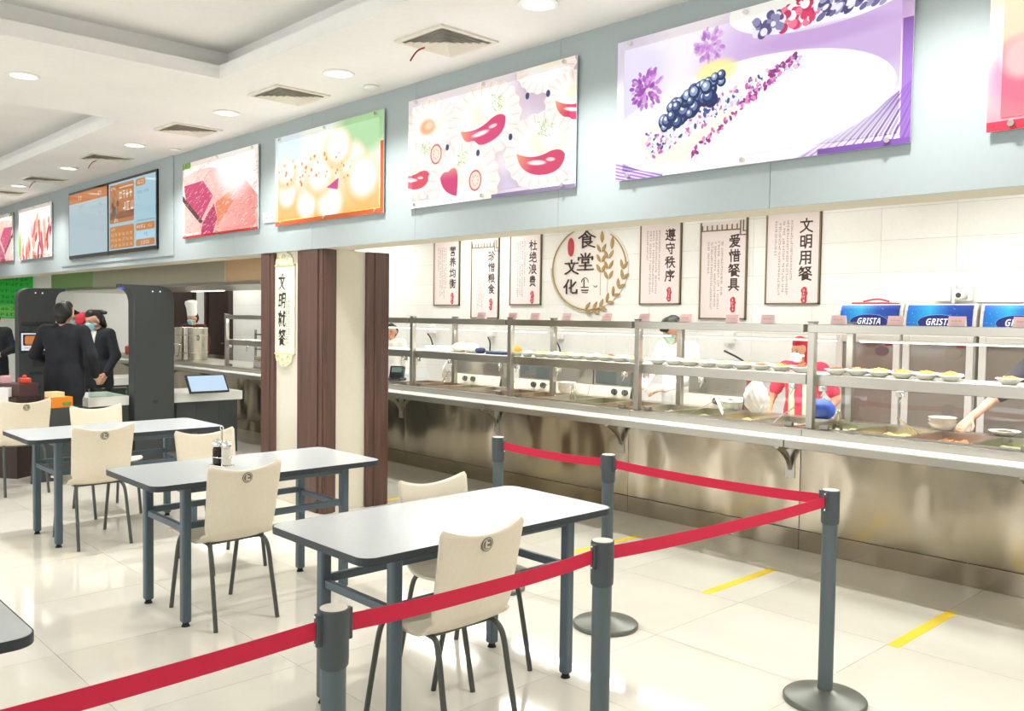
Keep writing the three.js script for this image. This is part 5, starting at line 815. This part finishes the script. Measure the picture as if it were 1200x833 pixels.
{ const o = thing('carton', 'yellow and white carton on the low charcoal cabinet', 'carton', [-9.05, 0.69, -2.64], 0.2); put('box', rbx(-0.07, 0.07, 0, 0.1, -0.1, 0.1, 0.004), M.orange, o); put('flap', rbx(-0.07, 0.07, 0.1, 0.15, -0.02, 0.1, 0.004), std(0xefd9a0, 0.7), o); put('green_mark', bx(0.0705, 0.0715, 0.02, 0.05, -0.08, 0.0), std(0x6c9a4a, 0.7), o); }
// extraction hood over the far counter
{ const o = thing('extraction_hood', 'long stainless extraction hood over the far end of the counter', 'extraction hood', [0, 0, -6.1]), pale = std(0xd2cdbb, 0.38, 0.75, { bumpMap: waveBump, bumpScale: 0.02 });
  put('canopy', metreUV(rbx(-14.78, -10.13, 1.98, KCEIL, 0.05, 1.28, 0.01), 0.4), pale, o);
  put('tan_reflection_canopy', metreUV(rbx(-10.12, -9.2, 1.975, KCEIL, 0.05, 1.28, 0.01), 0.6), std(0xd6b48c, 0.4, 0.1), o);  // brown column reflected in the steel hood, painted as a tan section
  put('green_reflection_canopy', metreUV(rbx(-16.9, -14.79, 1.99, KCEIL, 0.05, 1.28, 0.01), 0.6), std(0x8fae72, 0.35, 0.1), o);  // green reflection in the steel hood, put into the colour of this section
  put('lip', rbx(-16.9, -9.2, 1.945, 1.985, 0.05, 1.3, 0.006), M.steelFlat, o);
  for (const x of [-15.6, -12.9, -10.4]) { put('hood_lamp', rbx(x - 0.5, x + 0.5, 1.932, 1.945, 0.2, 0.28, 0.003), glow(0xfffaf0, 2), o);
    const l = new THREE.RectAreaLight(0xffffff, 14, 1.0, 0.08); l.position.set(x, 1.93, 0.24); l.rotation.x = -Math.PI / 2; o.add(l); } }
{ const o = thing('soup_barrel', 'tall stainless soup barrel on the far counter in front of the cook', 'soup barrel', [-13.85, CT, -6.02]);
  put('drum', lathe([[0, 0.004], [0.24, 0.004], [0.245, 0], [0.25, 0.01], [0.25, 0.5], [0.258, 0.51], [0.25, 0.52], [0.24, 0.515], [0, 0.515]], 48), std(0xcfcabb, 0.2, 1), o);
  put('tap', tubeG([V(0.02, 0.06, 0.25), V(0.02, 0.1, 0.33), V(0.06, 0.22, 0.34), V(0.12, 0.27, 0.3), V(0.16, 0.24, 0.24)], 0.014, 24, 8), M.chrome, o);
  for (const y of [0.12, 0.4]) put('hoop', new THREE.TorusGeometry(0.251, 0.006, 8, 48).rotateX(Math.PI / 2).translate(0, y, 0), M.steelFlat, o);
  put('side_handle', new THREE.TorusGeometry(0.04, 0.008, 8, 20).translate(0.25, 0.36, 0), M.charcoal, o); }
{ const o = thing('tray_rack', 'dark slatted rack standing behind the soup barrel', 'rack', [-13.2, 0, -7.1]); for (const s of [-0.22, 0.22]) put('upright', [bx(s - 0.015, s + 0.015, 0, 1.35, -0.2, -0.17), bx(s - 0.015, s + 0.015, 0, 1.35, 0.17, 0.2)], M.steelDark, o); for (let k = 0; k < 9; k++) put('shelf', bx(-0.22, 0.22, 0.3 + k * 0.12, 0.32 + k * 0.12, -0.2, 0.2), k % 2 ? M.plasticWhite : M.charcoal, o); }
for (const [x, c] of [[-11.35, M.yellowFood], [-11.0, M.yellowFood], [-10.7, M.orange]]) { const o = thing('food_tub', c === M.orange ? 'orange tub of food under the far serving guard' : 'yellow tub of food under the far serving guard', 'tub', [x, CT, -6.0], 0, c === M.orange ? undefined : 'yellow food tubs'); put('tub', rbx(-0.14, 0.14, 0, 0.1, -0.12, 0.12, 0.012), M.plasticWhite, o); put('food', rbx(-0.12, 0.12, 0.1, 0.14, -0.1, 0.1, 0.02), c, o); }
for (const [x, m, label] of [[-13.3, M.redPlastic, 'orange plastic basket'], [-12.9, M.blue, 'blue plastic basket']]) { const o = thing('basket', label + ' on the far counter beside the soup barrel', 'basket', [x - 2.9, CT, -6.0]); put('basket', [rbx(-0.16, 0.16, 0, 0.14, -0.12, 0.12, 0.015)], m, o); put('contents', rbx(-0.14, 0.14, 0.14, 0.17, -0.1, 0.1, 0.015), M.paper, o); }
// ================================================================ PEOPLE
// surface nets over a smooth union of tapered capsules: bones are [ax, ay, az, ra, bx, by, bz, rb]
function sdfMesh(bones, cell, k = 0.035, fine = 1) {
  let lo = [1e9, 1e9, 1e9], hi = [-1e9, -1e9, -1e9];
  for (const b of bones) for (const o of [0, 4]) for (let a = 0; a < 3; a++) { lo[a] = Math.min(lo[a], b[o + a] - b[o + 3] - 2.5 * cell); hi[a] = Math.max(hi[a], b[o + a] + b[o + 3] + 2.5 * cell); }
  const n = [0, 1, 2].map((a) => Math.ceil((hi[a] - lo[a]) / cell) + 1), [nx, ny, nz] = n, f = new Float32Array(nx * ny * nz).fill(9), id = (x, y, z) => (z * ny + y) * nx + x;
  for (const b of bones) {
    const R = Math.max(b[3], b[7]) + k + 2.5 * cell, r0 = [0, 1, 2].map((a) => Math.max(0, Math.floor((Math.min(b[a], b[4 + a]) - R - lo[a]) / cell))), r1 = [0, 1, 2].map((a) => Math.min(n[a] - 1, Math.ceil((Math.max(b[a], b[4 + a]) + R - lo[a]) / cell)));
    const dx = b[4] - b[0], dy = b[5] - b[1], dz = b[6] - b[2], L2 = dx * dx + dy * dy + dz * dz || 1e-9;
    for (let z = r0[2]; z <= r1[2]; z++) for (let y = r0[1]; y <= r1[1]; y++) for (let x = r0[0]; x <= r1[0]; x++) {
      const px = lo[0] + x * cell - b[0], py = lo[1] + y * cell - b[1], pz = lo[2] + z * cell - b[2], t = Math.max(0, Math.min(1, (px * dx + py * dy + pz * dz) / L2));
      const d = Math.hypot(px - dx * t, py - dy * t, pz - dz * t) - (b[3] + (b[7] - b[3]) * t), i = id(x, y, z), e = f[i];
      if (e > 5) { f[i] = d; continue; }
      const h = Math.max(0, k - Math.abs(d - e)) / k; f[i] = Math.min(d, e) - h * h * k * 0.25;
    }
  }
  const vi = new Int32Array(nx * ny * nz).fill(-1), pos = [], idx = [];
  const C = [[0, 0, 0], [1, 0, 0], [0, 1, 0], [1, 1, 0], [0, 0, 1], [1, 0, 1], [0, 1, 1], [1, 1, 1]], E = [[0, 1], [2, 3], [4, 5], [6, 7], [0, 2], [1, 3], [4, 6], [5, 7], [0, 4], [1, 5], [2, 6], [3, 7]];
  for (let z = 0; z < nz - 1; z++) for (let y = 0; y < ny - 1; y++) for (let x = 0; x < nx - 1; x++) {
    let m = 0; const v = C.map(([a, b, c], q) => { const s = f[id(x + a, y + b, z + c)]; if (s < 0) m |= 1 << q; return s; }); if (m === 0 || m === 255) continue;
    let sx = 0, sy = 0, sz = 0, c = 0; for (const [a, b] of E) if ((v[a] < 0) !== (v[b] < 0)) { const t = v[a] / (v[a] - v[b]); sx += C[a][0] + (C[b][0] - C[a][0]) * t; sy += C[a][1] + (C[b][1] - C[a][1]) * t; sz += C[a][2] + (C[b][2] - C[a][2]) * t; c++; }
    vi[id(x, y, z)] = pos.length / 3; pos.push(lo[0] + (x + sx / c) * cell, lo[1] + (y + sy / c) * cell, lo[2] + (z + sz / c) * cell);
  }
  const quad = (a, b, c, d, flip) => { if (a < 0 || b < 0 || c < 0 || d < 0) return; flip ? idx.push(a, c, b, a, d, c) : idx.push(a, b, c, a, c, d); };
  for (let z = 1; z < nz - 1; z++) for (let y = 1; y < ny - 1; y++) for (let x = 1; x < nx - 1; x++) {
    const s = f[id(x, y, z)] < 0;
    if (s !== f[id(x + 1, y, z)] < 0) quad(vi[id(x, y - 1, z - 1)], vi[id(x, y, z - 1)], vi[id(x, y, z)], vi[id(x, y - 1, z)], !s);
    if (s !== f[id(x, y + 1, z)] < 0) quad(vi[id(x - 1, y, z - 1)], vi[id(x - 1, y, z)], vi[id(x, y, z)], vi[id(x, y, z - 1)], !s);
    if (s !== f[id(x, y, z + 1)] < 0) quad(vi[id(x - 1, y - 1, z)], vi[id(x, y - 1, z)], vi[id(x, y, z)], vi[id(x - 1, y, z)], !s);
  }
  const g = new THREE.BufferGeometry(); g.setAttribute('position', new THREE.Float32BufferAttribute(pos, 3)); g.setIndex(idx); g.computeVertexNormals(); return g;
}
const seg = (a, ra, b, rb) => [a.x, a.y, a.z, ra, b.x, b.y, b.z, rb];
// a hand at the wrist w, pointing along d, palm facing p
function handBones(w, d, p, s, curl, left) {
  d = d.clone().normalize(); const side = new THREE.Vector3().crossVectors(d, p).normalize().multiplyScalar(left ? -1 : 1); p = p.clone().addScaledVector(d, -p.dot(d)).normalize();
  const at = (a, b, c) => w.clone().addScaledVector(d, a * s).addScaledVector(side, b * s).addScaledVector(p, c * s), out = [];
  for (const q of [-0.026, -0.009, 0.009, 0.026]) out.push(seg(at(0.0, q * 0.7, 0), 0.017 * s, at(0.085, q, 0), 0.014 * s));
  [[-0.03, 0.062], [-0.01, 0.07], [0.011, 0.066], [0.031, 0.052]].forEach(([q, len], i) => {
    let c = at(0.088, q, 0), a = 0.25 * curl; for (let j = 0; j < 3; j++) { const l = len * [0.5, 0.3, 0.26][j] * s, e = c.clone().addScaledVector(d, Math.cos(a) * l).addScaledVector(p, Math.sin(a) * l); out.push(seg(c, (0.0098 - j * 0.0008) * s, e, (0.009 - j * 0.0008) * s)); c = e; a += 0.75 * curl; } });
  const t0 = at(0.02, -0.03, 0.006), t1 = at(0.055, -0.055, 0.018), t2 = at(0.085, -0.058, 0.03); out.push(seg(t0, 0.014 * s, t1, 0.011 * s), seg(t1, 0.011 * s, t2, 0.0085 * s));
  return out;
}
function person(label, [x, y, z], turn, o, group) {
  const P = thing('person', label, 'person', [x, y, z], turn, group), s = (o.h || 1.7) / 1.7, lean = o.lean || 0, w = o.wide || 1;
  const up = (a, b, c) => { const Y = b - 0.95, q = V(a * w, 0.95 + Y * Math.cos(lean) - c * Math.sin(lean), c * Math.cos(lean) + Y * Math.sin(lean)); return q.multiplyScalar(s); }, lo = (a, b, c) => V(a, b, c).multiplyScalar(s), r = (k) => k * s;
  const nod = o.nod || 0, yawH = o.look || 0, neck = up(0, 1.44, -0.005);
  const hd = (a, b, c) => { const e = new THREE.Euler(nod + lean, yawH, 0, 'YXZ'); return V(a, b, c).multiplyScalar(s).applyEuler(e).add(neck); }; // head frame, neck top at origin
  const arms = { L: o.L || [[-0.25, 1.15, 0.0], [-0.27, 0.9, 0.06], [0, -1, 0.2]], R: o.R || [[0.25, 1.15, 0.0], [0.27, 0.9, 0.06], [0, -1, 0.2]] };
  const sh = { L: up(-0.175, 1.37, 0), R: up(0.175, 1.37, 0) }, el = {}, wr = {}, hdDir = {};
  for (const k of ['L', 'R']) { el[k] = V(...arms[k][0]).multiplyScalar(s); wr[k] = V(...arms[k][1]).multiplyScalar(s); hdDir[k] = V(...arms[k][2]); }
  // body: head, neck, torso, arms and legs in one surface
  const torso = (e) => [seg(up(-0.06, 0.95, 0), r(0.105 + e), up(-0.05, 1.12, 0.0), r(0.098 + e)), seg(up(0.06, 0.95, 0), r(0.105 + e), up(0.05, 1.12, 0), r(0.098 + e)), seg(up(-0.05, 1.12, 0), r(0.098 + e), up(-0.085, 1.31, -0.005), r(0.092 + e)), seg(up(0.05, 1.12, 0), r(0.098 + e), up(0.085, 1.31, -0.005), r(0.092 + e)), seg(up(-0.15, 1.375, -0.005), r(0.058 + e), up(0.15, 1.375, -0.005), r(0.058 + e))];
  const armB = (e, e2, frac) => ['L', 'R'].flatMap((k) => { const f = Math.min(1, frac), q = []; q.push(seg(sh[k], r(0.056 + e), el[k].clone().lerp(sh[k], frac < 1 ? 1 - frac : 0), r((frac < 1 ? 0.052 : 0.042) + e2))); if (frac > 1) q.push(seg(el[k], r(0.042 + e2), el[k].clone().lerp(wr[k], Math.min(1, frac - 1)), r(0.031 + e2))); return q; });
  const step = o.step || 0;
  const leg = (e) => [-1, 1].flatMap((k) => { const hip = lo(k * 0.085, 0.92, 0), kn = lo(k * 0.095, 0.5, 0.015 + k * step * 0.5), an = lo(k * 0.1, 0.09, -0.01 + k * step); return [seg(hip, r(0.088 + e), kn, r(0.058 + e)), seg(kn, r(0.058 + e), an, r(0.04 + e))]; });
  const feet = [-1, 1].map((k) => seg(lo(k * 0.1, 0.04, -0.03 + k * step), r(0.036), lo(k * 0.115, 0.034, 0.13 + k * step), r(0.031)));
  const head = [seg(up(0, 1.36, -0.01), r(0.056), neck, r(0.052)), seg(hd(0, 0.12, -0.012), r(0.083), hd(0, 0.135, 0.012), r(0.08)), seg(hd(0, 0.06, 0.02), r(0.055), hd(0, 0.03, 0.045), r(0.036)), seg(hd(0, 0.105, 0.088), r(0.008), hd(0, 0.075, 0.103), r(0.012)), seg(hd(-0.083, 0.11, 0), r(0.013), hd(-0.086, 0.085, 0.004), r(0.011)), seg(hd(0.083, 0.11, 0), r(0.013), hd(0.086, 0.085, 0.004), r(0.011))];
  const skin = o.skin || M.skin;
  const bodyG = [sdfMesh([...torso(-0.006), ...armB(-0.008, -0.006, 2), ...leg(-0.008), ...head.slice(0, 1)], 0.016 * s, 0.04)];
  bodyG.push(sdfMesh(head, 0.0075 * s, 0.022));
  for (const k of ['L', 'R']) if (!(o.noHand || '').includes(k)) bodyG.push(sdfMesh([...handBones(wr[k], hdDir[k], V(...(arms[k][3] || [k === 'L' ? 1 : -1, 0, 0])), s, arms[k][4] || 0.7, k === 'L'), seg(wr[k].clone().lerp(el[k], 0.25), r(0.031), wr[k], r(0.024))], 0.0036 * s, 0.006));
  put('body', bodyG.map((g) => { const q = g.toNonIndexed(); q.computeVertexNormals; q.setAttribute('uv', new THREE.Float32BufferAttribute(new Float32Array(q.attributes.position.count * 2), 2)); return q; }), skin, P);
  const cloth = (name, bones, mat, cell = 0.014, k = 0.035) => put(name, metreUV(sdfMesh(bones, cell * s, k), 2.5), mat, P);
  const fr = o.sleeve === undefined ? 1.95 : o.sleeve;
  const hem = o.hem || 0.78;
  cloth(o.topName || 'jacket', [...torso(0.012), ...armB(0.012, 0.012, fr), seg(up(-0.07, 0.97, 0), r(0.115), lo(-0.08, hem, 0), r(0.118)), seg(up(0.07, 0.97, 0), r(0.115), lo(0.08, hem, 0), r(0.118)), ...(o.collar ? [seg(up(-0.05, 1.425, -0.02), r(0.03), up(0.05, 1.425, -0.02), r(0.03))] : [])], o.top);
  cloth('trousers', leg(0.008), o.legs || M.blackCloth); cloth('shoes', feet, M.rubber, 0.012);
  if (o.shirt) cloth('shirt_front', [seg(up(-0.02, 1.39, 0.062), r(0.026), up(0, 1.14, 0.108), r(0.014)), seg(up(0.02, 1.39, 0.062), r(0.026), up(0, 1.14, 0.108), r(0.014))], M.whiteCloth, 0.009, 0.02);
  if (o.apron) put('apron', [sdfMesh([seg(up(-0.06, 1.28, 0.088), r(0.03), lo(-0.08, 0.6, 0.115), r(0.04)), seg(up(0.06, 1.28, 0.088), r(0.03), lo(0.08, 0.6, 0.115), r(0.04))], 0.012 * s, 0.06)].map((g) => metreUV(g, 2)), o.apron, P);
  put('eyes', [-1, 1].map((k) => { const c = hd(k * 0.031, 0.118, 0.0835); return ball(r(0.0095), c.x, c.y, c.z, 1.3, 0.7, 0.7, 10); }), M.eye, P);
  put('eyebrows', [-1, 1].map((k) => bar(hd(k * 0.018, 0.138, 0.09), hd(k * 0.045, 0.139, 0.082), r(0.003), 6)), M.hair, P);
  if (o.mask) cloth('face_mask', [seg(hd(-0.022, 0.085, 0.082), r(0.03), hd(0.022, 0.085, 0.082), r(0.03)), seg(hd(-0.022, 0.04, 0.066), r(0.032), hd(0.022, 0.04, 0.066), r(0.032)), seg(hd(-0.07, 0.075, 0.045), r(0.014), hd(0.07, 0.075, 0.045), r(0.014))], o.mask, 0.008, 0.02);
  if (o.hair === 'short') cloth('hair', [seg(hd(0, 0.142, -0.03), r(0.09), hd(0, 0.182, 0.012), r(0.066)), seg(hd(-0.05, 0.11, -0.045), r(0.046), hd(0.05, 0.11, -0.045), r(0.046)), seg(hd(-0.022, 0.08, -0.055), r(0.05), hd(-0.012, 0.035, -0.05), r(0.034)), seg(hd(0.022, 0.08, -0.055), r(0.05), hd(0.012, 0.035, -0.05), r(0.034))], M.hair, 0.009, 0.02);
  if (o.hair === 'tied') { cloth('hair', [seg(hd(0, 0.142, -0.03), r(0.092), hd(0, 0.182, 0.012), r(0.068)), seg(hd(-0.07, 0.1, -0.02), r(0.034), hd(-0.062, 0.055, -0.035), r(0.028)), seg(hd(0.07, 0.1, -0.02), r(0.034), hd(0.062, 0.055, -0.035), r(0.028)), seg(hd(0, 0.09, -0.075), r(0.06), hd(0, 0.0, -0.09), r(0.04))], M.hair, 0.009, 0.02); const c = hd(0.02, 0.175, -0.105); put('hair_bow', [ball(r(0.035), c.x, c.y, c.z, 1.3, 0.8, 0.7, 12), ball(r(0.028), c.x + r(0.055), c.y - r(0.01), c.z, 1.3, 0.8, 0.7, 12)], M.black, P); }
  if (o.cap === 'chef') { const e = new THREE.Euler(nod + lean, yawH, 0.0, 'YXZ'), q = new THREE.Quaternion().setFromEuler(e), g = lathe([[0.084, 0], [0.088, 0.0], [0.088, 0.07], [0.094, 0.15], [0.112, 0.23], [0.1, 0.265], [0.05, 0.28], [0, 0.282]], 28), p = g.attributes.position; for (let k = 0; k < p.count; k++) { const a = Math.atan2(p.getZ(k), p.getX(k)), t = 1 + 0.03 * Math.sin(a * 14) * Math.min(1, p.getY(k) * 6); p.setX(k, p.getX(k) * t); p.setZ(k, p.getZ(k) * t); } g.computeVertexNormals(); g.scale(s, s, s).rotateX(-0.12).applyQuaternion(q); const c = hd(0, 0.165, -0.005); put('chef_hat', g.translate(c.x, c.y, c.z), std(0xf6f6f4, 0.85, 0, { side: THREE.DoubleSide }), P); }
  if (o.cap === 'soft') cloth('cap', [seg(hd(0, 0.172, -0.03), r(0.086), hd(0, 0.185, 0.02), r(0.076)), seg(hd(-0.03, 0.168, 0.09), r(0.022), hd(0.03, 0.168, 0.09), r(0.022))], o.capMat, 0.009, 0.03);
  if (o.cap === 'hood') cloth('headscarf', [seg(hd(0, 0.15, -0.03), r(0.096), hd(0, 0.188, 0.01), r(0.07)), seg(hd(-0.075, 0.1, -0.01), r(0.03), hd(-0.065, 0.02, -0.01), r(0.036)), seg(hd(0.075, 0.1, -0.01), r(0.03), hd(0.065, 0.02, -0.01), r(0.036)), seg(hd(0, 0.08, -0.07), r(0.06), hd(0, -0.03, -0.06), r(0.06))], o.capMat, 0.01, 0.03);
  return P;
}
const face = (dx, dz) => Math.atan2(dx, dz); // turn so that local +z looks along (dx, dz)
// in front of the checkouts
person('man in black jacket seen from behind at the checkout', [-9.62, 0, -2.86], face(-0.7, -0.72), { h: 1.73, wide: 1.12, hair: 'short', top: M.blackCloth, collar: true, nod: 0.15, L: [[-0.29, 1.14, -0.02], [-0.25, 0.93, 0.12], [0, -0.6, 1]], R: [[0.3, 1.14, 0.0], [0.22, 1.03, 0.24], [-0.4, 0, 1]] });
person('woman in black suit and pale blue mask looking down', [-10.95, 0, -3.62], face(0.55, 0.75), { h: 1.66, wide: 0.95, hair: 'tied', top: M.blackCloth, collar: true, shirt: true, mask: M.mask, nod: 0.4, look: -0.35, L: [[-0.24, 1.12, 0.03], [-0.14, 0.98, 0.24], [0.5, 0, 1]], R: [[0.25, 1.12, 0.0], [0.2, 0.9, 0.12], [-0.2, -0.8, 0.5]] });
person('person in a red cap half hidden behind the man in black', [-11.5, 0, -3.66], face(0.6, 0.6), { h: 1.6, cap: 'soft', capMat: M.redCap, hair: 'short', top: M.blackCloth, mask: M.maskWhite, nod: 0.4, noHand: 'LR' });
person('dark haired person mostly hidden behind the red cap', [-13.5, 0, -4.15], face(0.7, 0.5), { h: 1.65, hair: 'short', top: M.blackCloth, mask: M.mask, nod: 0.2, noHand: 'LR' });
person('person in a black suit holding a phone by the end wall', [-13.75, 0, -3.18], face(0.8, 0.3), { h: 1.62, hair: 'short', top: M.blackCloth, nod: 0.3, L: [[-0.25, 1.12, 0.02], [-0.1, 1.05, 0.25], [0.6, 0.1, 1]], R: [[0.25, 1.12, 0.02], [0.12, 1.05, 0.25], [-0.4, 0.1, 1]] });
tag(put('phone', rbx(-13.5, -13.42, 1.02, 1.035, -3.12, -3.06, 0.004), M.blackGloss), 'dark phone held by the person by the end wall', 'phone');
// behind the far counter
person('cook in a tall white hat and maroon shirt behind the soup barrel', [-15.5, 0, -6.78], face(0.7, 0.7), { h: 1.66, hair: 'short', cap: 'chef', top: M.maroon, mask: M.mask, nod: 0.25, look: -0.4, noHand: 'LR' });
person('server in white with dark collar beside the wood column', [-10.1, 0, -7.25], face(0.5, 0.8), { h: 1.52, hair: 'short', top: M.whiteCloth, collar: false, nod: 0.1, noHand: 'LR' });
// behind the serving counter
person('server in white coat and black cap bending over the pans', [-5.0, 0, -6.95], face(-0.15, 0.95), { h: 1.66, wide: 1.12, lean: 0.12, cap: 'soft', capMat: M.black, hair: 'short', top: M.whiteCloth, legs: M.whiteCloth, mask: M.maskGreen, nod: 0.35, look: -0.2, hem: 0.55, L: [[-0.29, 1.12, 0.1], [-0.08, 1.0, 0.42], [0.4, -0.3, 1], [0.3, -1, 0]], R: [[0.3, 1.1, 0.1], [0.2, 1.0, 0.42], [-0.5, -0.3, 1], [0, -1, 0]] });
person('server in red shirt, red headscarf and white mask', [-3.73, 0, -6.97], face(0.05, 0.95), { h: 1.49, wide: 1.1, lean: 0.1, cap: 'hood', capMat: M.redCap, top: M.redCloth, topName: 'polo_shirt', sleeve: 0.75, skin: M.skin2, mask: M.maskWhite, nod: 0.1, look: -0.45, apron: M.apron, hem: 0.86, L: [[-0.31, 1.1, 0.04], [-0.24, 0.95, 0.26], [0.3, -0.5, 1], [0, -1, 0]], R: [[0.32, 1.1, 0.0], [0.27, 0.9, 0.16], [-0.2, -0.8, 0.7], [-1, 0, 0]] });
person('server in dark grey shirt reaching for a dish', [-1.75, 0, -6.78], face(-0.35, 0.9), { h: 1.66, wide: 1.1, lean: 0.15, hair: 'short', top: M.greyCloth, topName: 't_shirt', sleeve: 0.92, mask: M.mask, nod: 0.3, skin: M.skin, L: [[-0.34, 1.13, 0.22], [-0.38, 0.96, 0.44], [0.2, -0.5, 1], [0, -1, 0], 0.5], R: [[0.3, 1.1, 0.1], [0.22, 0.98, 0.36], [-0.4, -0.3, 1], [0, -1, 0]] });
renderer.render(scene, camera);
